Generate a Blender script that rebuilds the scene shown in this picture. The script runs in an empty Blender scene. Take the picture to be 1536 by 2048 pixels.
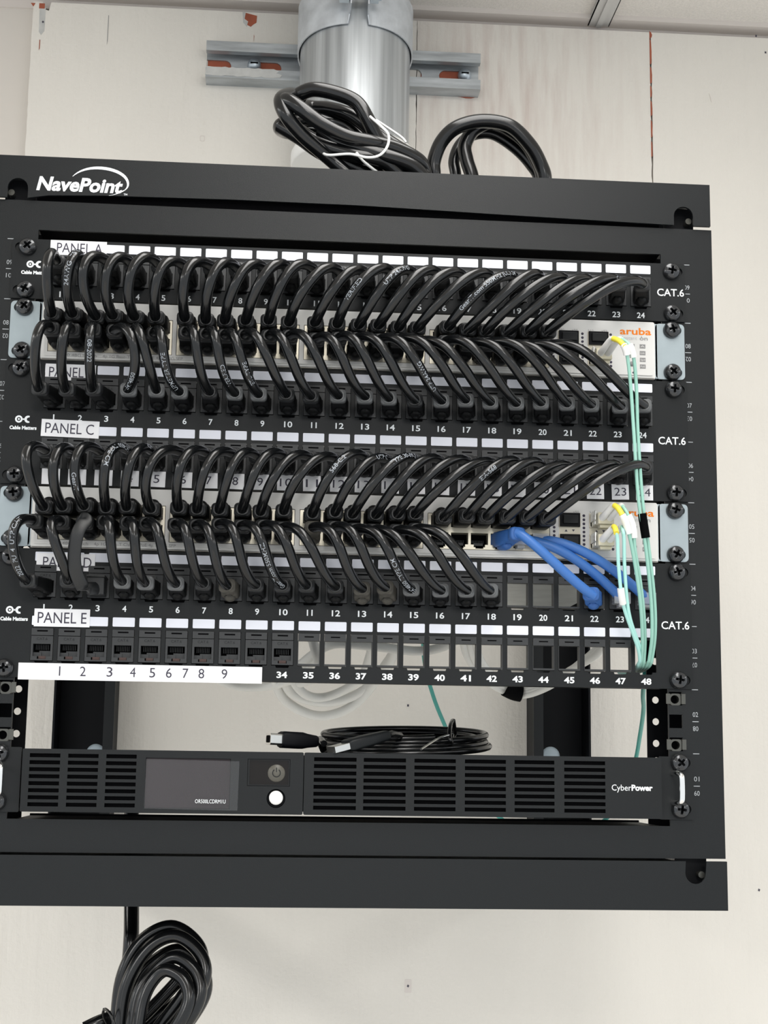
import bpy, bmesh, math, random
from mathutils import Vector, Matrix, Euler
random.seed(7)
S = 0.001                                   # everything below is written in millimetres
sc = bpy.context.scene
COL = sc.collection

# ---------------------------------------------------------------- camera
CAM = Vector((-52.27, -1040.72, 35.74))
RX = Vector((0.99702361, -0.07580786, 0.01403893))
RD = Vector((0.02627382, 0.16290032, -0.98629264))
RF = Vector((0.07248179, 0.98372590, 0.16440723))
FPX = 3000.0
cd = bpy.data.cameras.new('camera'); cam = bpy.data.objects.new('camera', cd); COL.objects.link(cam)
cd.sensor_fit = 'VERTICAL'; cd.sensor_height = 24.0; cd.lens = FPX / 2048.0 * 24.0
cd.clip_start = 0.01; cd.clip_end = 50
m = Matrix(((RX.x, -RD.x, -RF.x, CAM.x * S), (RX.y, -RD.y, -RF.y, CAM.y * S), (RX.z, -RD.z, -RF.z, CAM.z * S), (0, 0, 0, 1)))
cam.matrix_world = m
sc.camera = cam

def at(px, py, y):
    """point of the plane at depth y (mm) that stands at a pixel of the photograph"""
    d = RX * ((px - 768) / FPX) + RD * ((py - 1024) / FPX) + RF
    return CAM + d * ((y - CAM.y) / d.y)

# ---------------------------------------------------------------- light
w = bpy.data.worlds.new('world'); sc.world = w; w.use_nodes = True
bg = w.node_tree.nodes['Background']; bg.inputs[0].default_value = (0.93, 0.97, 1.0, 1); bg.inputs[1].default_value = 0.84
def area(name, loc, sx, sy, power, col=(1, 0.98, 0.95), rot=(0, 0, 0)):
    l = bpy.data.lights.new(name, 'AREA'); l.shape = 'RECTANGLE'; l.size = sx; l.size_y = sy; l.energy = power; l.color = col
    o = bpy.data.objects.new(name, l); COL.objects.link(o); o.location = loc; o.rotation_euler = rot
    return o
for lx, ly, lp in ((0.10, -0.55, 8), (2.1, -0.5, 5), (-1.75, -0.45, 12), (-3.4, -0.5, 12), (0.12, -2.6, 22), (2.0, -2.6, 12), (-1.9, -2.6, 22)):
    area('ceiling_light', (lx, ly, 0.845), 0.34, 1.18, lp)
sc.view_settings.view_transform = 'Standard'; sc.view_settings.look = 'None'
sc.view_settings.gamma = 1.0; sc.view_settings.use_curve_mapping = False
sc.view_settings.exposure = 0.36

# ---------------------------------------------------------------- materials
MATS = {}
def mat(name, col, rough=0.5, metal=0.0, bump=0.0, bscale=400.0, mottle=0.0, mscale=20.0, coat=0.0, trans=0.0, alpha=1.0, stretch=None, spec=0.5, col2=None):
    m = bpy.data.materials.new(name); m.use_nodes = True
    nt = m.node_tree; b = nt.nodes['Principled BSDF']
    b.inputs['Base Color'].default_value = (*col, 1); b.inputs['Roughness'].default_value = rough
    b.inputs['Metallic'].default_value = metal; b.inputs['Coat Weight'].default_value = coat
    b.inputs['Transmission Weight'].default_value = trans; b.inputs['Alpha'].default_value = alpha
    b.inputs['Specular IOR Level'].default_value = spec
    if bump or mottle:
        tc = nt.nodes.new('ShaderNodeTexCoord'); mp = nt.nodes.new('ShaderNodeMapping')
        nt.links.new(tc.outputs['Object'], mp.inputs[0])
        if stretch: mp.inputs['Scale'].default_value = stretch
    if bump:
        n = nt.nodes.new('ShaderNodeTexNoise'); n.inputs['Scale'].default_value = bscale; n.inputs['Detail'].default_value = 3
        bp_ = nt.nodes.new('ShaderNodeBump'); bp_.inputs['Strength'].default_value = bump; bp_.inputs['Distance'].default_value = 0.001
        nt.links.new(mp.outputs[0], n.inputs['Vector']); nt.links.new(n.outputs[0], bp_.inputs['Height']); nt.links.new(bp_.outputs[0], b.inputs['Normal'])
    if mottle:
        n = nt.nodes.new('ShaderNodeTexNoise'); n.inputs['Scale'].default_value = mscale; n.inputs['Detail'].default_value = 4
        r = nt.nodes.new('ShaderNodeValToRGB'); c2 = col2 or tuple(c * (1 - mottle) for c in col)
        r.color_ramp.elements[0].position = 0.3; r.color_ramp.elements[1].position = 0.7
        r.color_ramp.elements[0].color = (*c2, 1); r.color_ramp.elements[1].color = (*col, 1)
        nt.links.new(mp.outputs[0], n.inputs['Vector']); nt.links.new(n.outputs[0], r.inputs[0]); nt.links.new(r.outputs[0], b.inputs['Base Color'])
    MATS[name] = m
    return m
mat('rack_black', (0.006, 0.0075, 0.0085), 0.40, bump=0.12, bscale=2200, spec=.30)
mat('rack_inner', (0.004, 0.0045, 0.006), 0.5, spec=.15)
mat('panel_black', (0.005, 0.0065, 0.0075), 0.45, bump=0.06, bscale=900, spec=.27)
mat('jack_grey', (0.020, 0.022, 0.024), 0.45)
mat('hole_black', (0.0015, 0.0015, 0.002), 0.7, spec=.05)  # near-black stand-in for shade in holes, slots and gaps; also black strap and tape
mat('cable_black', (0.0035, 0.004, 0.0045), 0.20, bump=0.03, bscale=200)
mat('cord_black', (0.0035, 0.004, 0.0045), 0.20, bump=0.03, bscale=150)
mat('boot_black', (0.003, 0.0033, 0.0036), 0.5, spec=.22)
mat('collar_dark', (0.010, 0.011, 0.012), 0.45)
mat('collar_lit', (0.11, 0.115, 0.118), 0.4)  # paler collar copy; light caught by the translucent rims put into the colour
mat('dusty', (0.075, 0.07, 0.058), 0.7, mottle=0.5, mscale=250)
mat('blue', (0.040, 0.150, 0.45), 0.40)
mat('blue_boot', (0.033, 0.120, 0.37), 0.5)
mat('white_paint', (0.80, 0.82, 0.90), 0.5)
mat('sticker', (0.86, 0.86, 0.88), 0.45)
mat('ink', (0.035, 0.03, 0.055), 0.5)
mat('print_white', (0.85, 0.88, 0.90), 0.5)
mat('print_grey', (0.36, 0.38, 0.40), 0.5)
mat('jacket_print', (0.33, 0.36, 0.40), 0.5)
mat('switch_white', (0.66, 0.655, 0.635), 0.4, bump=0.03, bscale=900)
mat('switch_edge', (0.45, 0.44, 0.41), 0.35, metal=0.4)
mat('beige', (0.72, 0.67, 0.54), 0.4)
mat('port_metal', (0.60, 0.56, 0.46), 0.35, metal=0.7)
mat('orange', (0.80, 0.20, 0.01), 0.6, spec=.2)
mat('grey_print', (0.27, 0.27, 0.27), 0.5)
mat('light_print', (0.45, 0.45, 0.45), 0.5)
mat('icon_grey', (0.22, 0.22, 0.22), 0.5)
mat('zinc', (0.36, 0.42, 0.45), 0.38, metal=0.5, mottle=0.18, mscale=35, bump=0.04, bscale=120)
mat('galv', (0.60, 0.63, 0.65), 0.38, metal=0.62, mottle=0.5, mscale=14, stretch=(7, 7, 0.2), bump=0.12, bscale=14)
mat('galv_clamp', (0.60, 0.63, 0.66), 0.5, metal=0.45, mottle=0.25, mscale=60)
mat('strut_galv', (0.50, 0.53, 0.55), 0.45, metal=0.45, mottle=0.4, mscale=60, stretch=(0.35, 1, 2.5))
mat('bolt_zinc', (0.50, 0.56, 0.61), 0.4, metal=0.7)
mat('chassis', (0.52, 0.54, 0.53), 0.38, metal=0.6, mottle=0.2, mscale=40)
mat('chrome', (0.85, 0.85, 0.84), 0.14, metal=1.0)
mat('steel', (0.62, 0.62, 0.60), 0.25, metal=1.0)
mat('screw_black', (0.035, 0.037, 0.04), 0.22, metal=0.6, coat=0.5)
mat('cage_steel', (0.10, 0.10, 0.09), 0.3, metal=0.7)
mat('white_plastic', (0.82, 0.82, 0.80), 0.4)
mat('boot_white', (0.80, 0.79, 0.76), 0.4)
mat('yellow', (0.80, 0.67, 0.06), 0.45)
mat('lc_beige', (0.60, 0.56, 0.42), 0.35)
mat('teal', (0.30, 0.56, 0.47), 0.42)
mat('teal_light', (0.42, 0.76, 0.70), 0.42)
mat('teal_dark', (0.05, 0.30, 0.26), 0.45)
mat('clear_plug', (0.62, 0.64, 0.66), 0.15, alpha=0.45)
mat('white_cable', (0.66, 0.66, 0.63), 0.45)
mat('ups_black', (0.007, 0.0085, 0.0095), 0.45, bump=0.05, bscale=1200, spec=.28)
mat('lcd', (0.028, 0.021, 0.024), 0.4, spec=.2, mottle=0.25, mscale=20)
mat('film', (0.45, 0.47, 0.49), 0.25, alpha=0.08)
mat('dark_glass', (0.008, 0.006, 0.005), 0.06, spec=.3)
mat('button_dim', (0.085, 0.08, 0.065), 0.4)
mat('copper', (0.06, 0.026, 0.02), 0.5)
mat('primer', (0.40, 0.105, 0.055), 0.8, mottle=0.3, mscale=60)
mat('paint_smear', (0.58, 0.58, 0.56), 0.6, mottle=0.2, mscale=80)
mat('pale_blue', (0.60, 0.72, 0.80), 0.5)
mat('tile', (0.80, 0.76, 0.71), 0.95, bump=0.6, bscale=900, mottle=0.12, mscale=400)
mat('tbar', (0.55, 0.54, 0.52), 0.5)
mat('wall_trim', (0.66, 0.61, 0.57), 0.6)
mat('floor_mat', (0.75, 0.73, 0.70), 0.5, mottle=0.1)
mat('drywall', (0.66, 0.62, 0.57), 0.8, bump=0.1, bscale=60)

def wall_material(name, base, tint=None):
    m = bpy.data.materials.new(name); m.use_nodes = True; nt = m.node_tree; b = nt.nodes['Principled BSDF']
    b.inputs['Roughness'].default_value = 0.62; b.inputs['Specular IOR Level'].default_value = 0.3
    tc = nt.nodes.new('ShaderNodeTexCoord')
    def noise(scale, st, det=4):
        mp = nt.nodes.new('ShaderNodeMapping'); mp.inputs['Scale'].default_value = st
        n = nt.nodes.new('ShaderNodeTexNoise'); n.inputs['Scale'].default_value = scale; n.inputs['Detail'].default_value = det
        nt.links.new(tc.outputs['Object'], mp.inputs[0]); nt.links.new(mp.outputs[0], n.inputs['Vector']); return n
    def ramp(src, p0, p1, c0, c1):
        r = nt.nodes.new('ShaderNodeValToRGB'); r.color_ramp.elements[0].position = p0; r.color_ramp.elements[1].position = p1
        r.color_ramp.elements[0].color = c0; r.color_ramp.elements[1].color = c1; nt.links.new(src, r.inputs[0]); return r
    n1 = noise(5, (1, 1, 0.6)); c1 = tuple(x * 0.94 for x in base)
    r1 = ramp(n1.outputs[0], 0.35, 0.65, (*c1, 1), (*base, 1))
    last = r1.outputs[0]
    if tint:                                    # reddish primer showing through thin paint in one corner of the board
        (cx, cz, sx, sz) = tint
        mp = nt.nodes.new('ShaderNodeMapping'); mp.inputs['Location'].default_value = (-cx / sx, 0, -cz / sz); mp.inputs['Scale'].default_value = (1 / sx, 0, 1 / sz)
        g = nt.nodes.new('ShaderNodeTexGradient'); g.gradient_type = 'SPHERICAL'
        nt.links.new(tc.outputs['Object'], mp.inputs[0]); nt.links.new(mp.outputs[0], g.inputs[0])
        n = noise(110, (1, 1, 0.10)); rr = ramp(n.outputs[0], 0.40, 0.72, (0.12, 0.12, 0.12, 1), (0.7, 0.7, 0.7, 1))
        mul = nt.nodes.new('ShaderNodeMath'); mul.operation = 'MULTIPLY'; nt.links.new(g.outputs[1], mul.inputs[0]); nt.links.new(rr.outputs[0], mul.inputs[1])
        mx = nt.nodes.new('ShaderNodeMix'); mx.data_type = 'RGBA'; nt.links.new(mul.outputs[0], mx.inputs['Factor'])
        nt.links.new(last, mx.inputs[6]); mx.inputs[7].default_value = (0.50, 0.39, 0.35, 1); last = mx.outputs[2]
    nt.links.new(last, b.inputs['Base Color'])
    n2 = noise(70, (1, 1, 0.10), 5); n3 = noise(260, (1, 1, 1), 2)
    ad = nt.nodes.new('ShaderNodeMath'); ad.operation = 'MULTIPLY_ADD'; ad.inputs[1].default_value = 0.35
    nt.links.new(n3.outputs[0], ad.inputs[0]); nt.links.new(n2.outputs[0], ad.inputs[2])
    bp_ = nt.nodes.new('ShaderNodeBump'); bp_.inputs['Strength'].default_value = 0.75; bp_.inputs['Distance'].default_value = 0.0016
    nt.links.new(ad.outputs[0], bp_.inputs['Height']); nt.links.new(bp_.outputs[0], b.inputs['Normal'])
    MATS[name] = m
WB = (0.76, 0.728, 0.670)
wall_material('board_paint', WB)
wall_material('board_paint_tinted', WB, (0.175, 0.775, 0.21, 0.20))

# ---------------------------------------------------------------- mesh builder
def frames(pts):
    n = len(pts); T = []
    for i in range(n):
        a = pts[max(i - 1, 0)]; b = pts[min(i + 1, n - 1)]; T.append((b - a).normalized())
    up = Vector((0, 0, 1)) if abs(T[0].z) < 0.9 else Vector((1, 0, 0))
    N = [(up - T[0] * up.dot(T[0])).normalized()]
    for i in range(1, n):
        v = N[-1] - T[i] * N[-1].dot(T[i]); N.append(v.normalized() if v.length > 1e-6 else N[-1])
    return T, N
def spline(ctrl, per=8, closed=False):
    P = [Vector(p) for p in ctrl]; out = []; n = len(P)
    rng = range(n) if closed else range(n - 1)
    for i in rng:
        if closed: p0, p1, p2, p3 = P[(i - 1) % n], P[i], P[(i + 1) % n], P[(i + 2) % n]
        else: p0, p1, p2, p3 = P[max(i - 1, 0)], P[i], P[i + 1], P[min(i + 2, n - 1)]
        for k in range(per):
            t = k / per
            out.append(0.5 * ((2 * p1) + (p2 - p0) * t + (2 * p0 - 5 * p1 + 4 * p2 - p3) * t * t + (3 * p1 - p0 - 3 * p2 + p3) * t ** 3))
    if not closed: out.append(P[-1])
    return out
def bezier(p0, p1, p2, p3, n=26):
    return [p0 * (1 - t) ** 3 + p1 * 3 * t * (1 - t) ** 2 + p2 * 3 * t * t * (1 - t) + p3 * t ** 3 for t in [i / n for i in range(n + 1)]]

_txt = {}
def text_mesh(body, bold, res=3):
    k = (body, bold)
    if k in _txt: return _txt[k]
    c = bpy.data.curves.new('t', 'FONT'); c.body = body; c.size = 1.0; c.offset = bold; c.resolution_u = res; c.fill_mode = 'FRONT'
    o = bpy.data.objects.new('t', c); COL.objects.link(o)
    dg = bpy.context.evaluated_depsgraph_get(); me = o.evaluated_get(dg).to_mesh()
    V = [v.co.copy() for v in me.vertices]; F = [tuple(p.vertices) for p in me.polygons]
    o.evaluated_get(dg).to_mesh_clear(); bpy.data.objects.remove(o); bpy.data.curves.remove(c)
    _txt[k] = (V, F); return V, F
CAPH = None
def cap_height():
    global CAPH
    if CAPH is None:
        V, _ = text_mesh('H', 0.0); CAPH = max(v.y for v in V) - min(v.y for v in V)
    return CAPH

class MB:
    def __init__(s): s.v = []; s.f = []; s.mi = []; s.sm = []; s.mats = []
    def _m(s, name):
        if name not in s.mats: s.mats.append(name)
        return s.mats.index(name)
    def add(s, V, F, mat, smooth=False):
        b = len(s.v); s.v += [Vector(v) for v in V]; i = s._m(mat)
        for f in F: s.f.append(tuple(b + k for k in f)); s.mi.append(i); s.sm.append(smooth)
    def box(s, x0, x1, y0, y1, z0, z1, mat, xf=None):
        V = [Vector((x, y, z)) for x in (x0, x1) for y in (y0, y1) for z in (z0, z1)]
        if xf: V = [xf @ v for v in V]
        s.add(V, [(0, 1, 3, 2), (4, 6, 7, 5), (0, 4, 5, 1), (2, 3, 7, 6), (0, 2, 6, 4), (1, 5, 7, 3)], mat)
    def loft(s, loops, mat, smooth=True, cap=True):
        n = len(loops[0]); V = [v for l in loops for v in l]; F = []
        for i in range(len(loops) - 1):
            for k in range(n):
                F.append((i * n + k, i * n + (k + 1) % n, (i + 1) * n + (k + 1) % n, (i + 1) * n + k))
        s.add(V, F, mat, smooth)
        if cap:
            s.add(loops[0], [tuple(range(n))[::-1]], mat); s.add(loops[-1], [tuple(range(n))], mat)
    def cyl(s, p0, p1, r0, mat, r1=None, n=20, smooth=True, cap=True):
        p0 = Vector(p0); p1 = Vector(p1); r1 = r0 if r1 is None else r1; T, N = frames([p0, p1]); B = T[0].cross(N[0])
        L = [[p + (N[0] * math.cos(2 * math.pi * k / n) + B * math.sin(2 * math.pi * k / n)) * r for k in range(n)] for p, r in ((p0, r0), (p1, r1))]
        s.loft(L, mat, smooth, cap)
    def lathe(s, prof, org, mat, n=28, ax=Vector((0, -1, 0)), smooth=True):
        """prof: (radius, distance along ax)"""
        org = Vector(org); ax = Vector(ax).normalized(); u = ax.orthogonal().normalized(); w_ = ax.cross(u)
        L = [[org + ax * d + (u * math.cos(2 * math.pi * k / n) + w_ * math.sin(2 * math.pi * k / n)) * r for k in range(n)] for r, d in prof]
        s.loft(L, mat, smooth, True)
    def tube(s, pts, r, mat, n=12, flat=None):
        T, N = frames(pts); L = []
        for i, p in enumerate(pts):
            B = T[i].cross(N[i]); rr = r[i] if isinstance(r, (list, tuple)) else r
            if flat: # (half thickness, half width) with the flat side facing out of the rack
                w_ = T[i].cross(Vector((0, -1, 0))); w_ = w_.normalized() if w_.length > 0.2 else B; o_ = T[i].cross(w_)
                L.append([p + w_ * math.cos(2 * math.pi * k / n) * flat[1] + o_ * math.sin(2 * math.pi * k / n) * flat[0] for k in range(n)])
            else:
                L.append([p + (N[i] * math.cos(2 * math.pi * k / n) + B * math.sin(2 * math.pi * k / n)) * rr for k in range(n)])
        s.loft(L, mat)
    def plate(s, outer, holes, y0, y1, mat):
        c = bpy.data.curves.new('p', 'CURVE'); c.dimensions = '2D'; c.fill_mode = 'BOTH'; c.extrude = abs(y1 - y0) / 2
        for poly in [outer] + list(holes):
            sp = c.splines.new('POLY'); sp.points.add(len(poly) - 1); sp.use_cyclic_u = True
            for q, (a, b) in zip(sp.points, poly): q.co = (a, b, 0, 1)
        o = bpy.data.objects.new('p', c); COL.objects.link(o)
        dg = bpy.context.evaluated_depsgraph_get(); me = o.evaluated_get(dg).to_mesh(); ym = (y0 + y1) / 2
        s.add([Vector((v.co.x, ym - v.co.z, v.co.y)) for v in me.vertices], [tuple(p.vertices) for p in me.polygons], mat)
        o.evaluated_get(dg).to_mesh_clear(); bpy.data.objects.remove(o); bpy.data.curves.remove(c)
    def text(s, body, x, z, h, y, mat, width=None, align='c', bold=0.0, shear=0.0, rot=0.0, xf=None):
        """front-facing letters of cap height h, centred (or left aligned) on x with the baseline at z - h/2"""
        V, F = text_mesh(body, bold); k = h / cap_height()
        x0 = min(v.x for v in V); x1 = max(v.x for v in V); kx = k if width is None else width / (x1 - x0)
        off = -(x0 + x1) / 2 if align == 'c' else -x0
        W_ = []
        for v in V:
            a = (v.x + off) * kx + v.y * k * shear; b = v.y * k - h / 2
            if rot: a, b = a * math.cos(rot) - b * math.sin(rot), a * math.sin(rot) + b * math.cos(rot)
            p = Vector((x + a, y, z + b)); W_.append(xf @ p if xf else p)
        s.add(W_, F, mat)

W = {}
def build(name, mb, parent=None, loc=None, bevel=0.0, **props):
    if loc is None: loc = W[parent.name] if parent else Vector((0, 0, 0))
    loc = Vector(loc)
    me = bpy.data.meshes.new(name); me.from_pydata([(v - loc) * S for v in mb.v], [], mb.f)
    for n in mb.mats: me.materials.append(MATS[n])
    me.polygons.foreach_set('material_index', mb.mi); me.polygons.foreach_set('use_smooth', mb.sm); me.update()
    bm = bmesh.new(); bm.from_mesh(me); bmesh.ops.recalc_face_normals(bm, faces=bm.faces); bm.to_mesh(me); bm.free()
    o = bpy.data.objects.new(name, me); COL.objects.link(o)
    if bevel:
        b = o.modifiers.new('bevel', 'BEVEL'); b.width = bevel * S; b.segments = 2; b.limit_method = 'ANGLE'; b.angle_limit = math.radians(50)
    place(o, parent, loc)
    for k, v in props.items(): o[k] = v
    return o
def place(o, parent, loc):
    loc = Vector(loc); W[o.name] = loc
    if parent: o.parent = parent; o.location = (loc - W[parent.name]) * S
    else: o.location = loc * S
def thing(name, label, cat, loc, group=None):
    o = bpy.data.objects.new(name, None); COL.objects.link(o); o.empty_display_size = 0.02
    place(o, None, loc); o['label'] = label; o['category'] = cat
    if group: o['group'] = group
    return o
def dup(src, parent, loc, rot=None):
    o = src.copy(); COL.objects.link(o); place(o, parent, loc)
    if rot is not None: o.rotation_euler = rot
    return o
def rect(x0, x1, z0, z1): return [(x0, z0), (x1, z0), (x1, z1), (x0, z1)]
def circ(cx, cz, r, n=20): return [(cx + r * math.cos(2 * math.pi * k / n), cz + r * math.sin(2 * math.pi * k / n)) for k in range(n)]
def slot(cx, cz, w_, h, n=8):
    r = h / 2; a = w_ / 2 - r
    return [(cx + a + r * math.cos(t), cz + r * math.sin(t)) for t in [-math.pi / 2 + math.pi * k / n for k in range(n + 1)]] + \
           [(cx - a + r * math.cos(t), cz + r * math.sin(t)) for t in [math.pi / 2 + math.pi * k / n for k in range(n + 1)]]
def rrect(w_, h, r, n=4):
    out = []
    for cx, cz, a0 in ((w_ / 2 - r, h / 2 - r, 0), (-w_ / 2 + r, h / 2 - r, 90), (-w_ / 2 + r, -h / 2 + r, 180), (w_ / 2 - r, -h / 2 + r, 270)):
        for k in range(n + 1):
            t = math.radians(a0 + 90 * k / n); out.append((cx + r * math.cos(t), cz + r * math.sin(t)))
    return out
U = 44.45

# ---------------------------------------------------------------- the room
YB = 502.0          # face of the painted boards
def struct(name, mb, bevel=0.0, loc=(0, 0, 0)):
    return build(name, mb, None, loc, bevel, kind='structure')
b = MB(); b.box(-1800, 1800, 520, 560, -1500, 870, 'drywall'); struct('wall_back', b)
b = MB(); b.box(-1800, 1800, -3600, 560, -1540, -1500, 'floor_mat'); struct('floor', b)
b = MB(); b.box(-1800, 1800, -3600, 518, 862, 890, 'tile'); struct('ceiling', b)
seams = [(-328.5, 90.2), (91.0, 352.0), (353.6, 1790.0)]
for k, (x0, x1) in enumerate(seams):
    b = MB(); ZL = 585
    # the edges are slightly uneven where the sheets meet
    zs = [ZL + (845 - ZL) * i / 40 for i in range(41)]
    lft = [(x0 + random.uniform(-0.35, 0.35), z) for z in zs]; rgt = [(x1 + random.uniform(-0.35, 0.35), z) for z in zs[::-1]]
    topz = 846
    outer = [(x0, ZL)] + lft[1:-1] + [(x0, topz)] + ([(x0 + 10, topz), (x0 + 11, 838), (x0 + 17, 836), (x0 + 19, topz)] if k == 0 else []) + [(x1, topz)] + rgt[1:-1] + [(x1, ZL)]
    b.plate(outer, [], YB, 520, 'board_paint_tinted' if k == 1 else 'board_paint')
    board = struct('trim_%d' % (k + 1), b)
    c = MB()
    def chip(pts, m_='primer', d=0.35): c.plate(pts, [], YB - d, YB + 0.2, m_)
    for xa_, xb_ in (((-138, -112), (-95, -57)) if k == 0 else ((95, 108), (113, 148)) if k == 1 else ()): c.box(xa_, xb_, YB - .25, YB - .1, 772, 789, 'primer')
    if k == 0:
        p = at(500, 45, YB); chip([(p.x - 5, p.z + 11), (p.x - 6, p.z + 4), (p.x - 2, p.z + 1), (p.x - 3, p.z - 3), (p.x + 1, p.z - 5), (p.x + 4, p.z - 2), (p.x + 7, p.z), (p.x + 7.5, p.z + 8)])
        p = at(492, 40, YB); chip([(p.x - 4, p.z + 9), (p.x - 3, p.z - 3), (p.x + 1, p.z - 8), (p.x + 3, p.z - 3), (p.x - 1, p.z), (p.x - 1, p.z + 9)], 'paint_smear', 0.2)
        p = at(84, 12, YB); chip([(p.x - 3, p.z + 3), (p.x - 3, p.z - 3), (p.x + 3, p.z - 3), (p.x + 3, p.z + 3)])
        p = at(69, 8, YB); chip([(p.x - 4, p.z + 1), (p.x - 1, p.z - 3), (p.x + 1, p.z + 1)])
        p = at(84, 48, YB); chip([(p.x - 3.5, p.z + 19), (p.x - 3, p.z - 9), (p.x - 0.5, p.z - 13), (p.x + 3, p.z - 8), (p.x + 3.2, p.z + 19)], 'paint_smear', 0.15)
        p = at(79, 90, YB); chip([(p.x - .4, p.z + 6), (p.x - .4, p.z - 6), (p.x + .4, p.z - 4), (p.x + .5, p.z + 6)])
        p = at(216, 60, YB); chip([(p.x - .3, p.z + 17), (p.x - .5, p.z - 17), (p.x + .2, p.z - 12), (p.x + .3, p.z + 17)], 'grey_print')
        p = at(409, 277, YB); c.plate([(p.x - 2.4 + a, p.z + b_) for a, b_ in rrect(5, 6.5, 1.2)], [[(p.x - 2.4 + a, p.z + b_) for a, b_ in rrect(3.8, 5.2, .9)]], YB - .3, YB + .1, 'wall_trim')
        p = at(508, 76, YB); chip([(p.x - .3, p.z + 4), (p.x - .2, p.z - 4), (p.x + .3, p.z + 2)])
        marks = [(86, 44), (816, 1411), (816, 1972)]
    elif k == 1:
        # bare strip under the strut channel and the red seam
        p = at(822, 180, YB); q = at(953, 193, YB); chip([(p.x, p.z + 5), (p.x, p.z - 2)] + [(p.x + (q.x - p.x) * t / 12, q.z + (p.z - q.z) * (1 - t / 12) - 3 + random.uniform(-.8, .8)) for t in range(1, 12)] + [(q.x, q.z - 1), (q.x, q.z + 6)])
        marks = []
    else:
        for y0, y1, wd in ((62, 78, 2.6), (78, 130, 1.5), (133, 168, 1.7), (171, 196, .9), (201, 233, 1.4), (240, 276, 1.0), (282, 315, .6)):
            p = at(1302, y0, YB); q = at(1302, y1, YB); x_ = 352.6
            chip([(x_ - .9, p.z), (x_ - .9, q.z), (x_ + wd * .6, q.z + 2), (x_ + wd * .8, (p.z + q.z) / 2), (x_ + wd * .4, p.z - 2)])
        p = at(1420, 195, YB); chip([(p.x - 1, p.z + 5), (p.x + .2, p.z - 1), (p.x + 1.4, p.z - 6), (p.x + 1.2, p.z - 1)], 'wall_trim')
        marks = [(1531, 105), (1512, 72), (1518, 1780)]
    for (px_, py_) in marks:
        p = at(px_, py_, YB); ph = random.uniform(0, 1)
        pts = [(p.x + (1.3 if i % 2 else 2.3) * math.cos(ph + i * .7854) * .8, p.z + (1.3 if i % 2 else 2.3) * math.sin(ph + i * .7854)) for i in range(8)]
        if py_ == 1972: c.plate([(p.x + a, p.z + b_) for a, b_ in rrect(7, 13, 1)], [], YB - .15, YB + .1, 'wall_trim')
        c.plate([(p.x + (a - p.x) * .72, p.z + (b_ - p.z) * .72) for a, b_ in pts], [], YB - .4, YB + .1, 'ink')
    if c.v: build('paint_chip', c, board)
b = MB(); b.box(-328.5, 1790, YB, 520, -1500, 585, 'board_paint'); struct('trim_6', b)
# wall angle and ceiling grid
b = MB(); b.box(-1800, 1800, 497, 520, 856.5, 862.5, 'wall_trim'); b.box(-1800, 1800, 517, 520, 846, 857, 'wall_trim'); struct('trim_4', b)
b = MB(); xa = 296
b.box(xa - 12, xa + 12, -3600, 512, 855.5, 857, 'tbar'); b.box(xa - 12, xa - 11, -3600, 512, 855.5, 862, 'tbar'); b.box(xa + 11, xa + 12, -3600, 512, 855.5, 862, 'tbar')
b.box(xa - 3.2, xa + 3.2, -3600, 512, 853.5, 856, 'tbar'); struct('trim_5', b)

# ---------------------------------------------------------------- screw (one mesh, reused on every panel)
def make_screw_mesh():
    c = MB(); prof = [(6.2, 0.0), (6.4, 0.6), (6.2, 1.3), (6.1, 1.5), (6.2, 2.0), (5.9, 3.0), (5.0, 4.1), (3.6, 4.9), (1.8, 5.35), (0.01, 5.45)]
    c.lathe(prof, (0, 0, 0), 'screw_black', 32)
    o = build('screw_proto', c, None, (0, 0, 0))
    k = MB()
    for a in (0, math.pi / 2):
        R_ = Matrix.Rotation(a, 4, 'Y')
        L = []
        for d, hl, hw in ((-7.0, 3.9, 1.05), (-4.8, 3.1, 0.85), (-2.2, 1.0, 0.5)):
            L.append([R_ @ Vector((x, d, z)) for x, z in rect(-hl, hl, -hw, hw)])
        k.loft(L, 'hole_black', False)
    ko = build('cutter', k, None, (0, 0, 0))
    bo = o.modifiers.new('b', 'BOOLEAN'); bo.operation = 'DIFFERENCE'; bo.object = ko; bo.solver = 'EXACT'; bo.use_self = True
    bpy.context.view_layer.update()
    dg = bpy.context.evaluated_depsgraph_get(); me = bpy.data.meshes.new_from_object(o.evaluated_get(dg))
    bpy.data.objects.remove(o); bpy.data.objects.remove(ko)
    return me
SCREW = make_screw_mesh()
def screw(parent, x, z, y=-2.0):
    o = bpy.data.objects.new('screw', SCREW); COL.objects.link(o); place(o, parent, (x, y, z))
    a = random.uniform(0, math.pi / 2); o.rotation_euler = (random.uniform(-.04, .04), a, random.uniform(-.04, .04))
    return o

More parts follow.
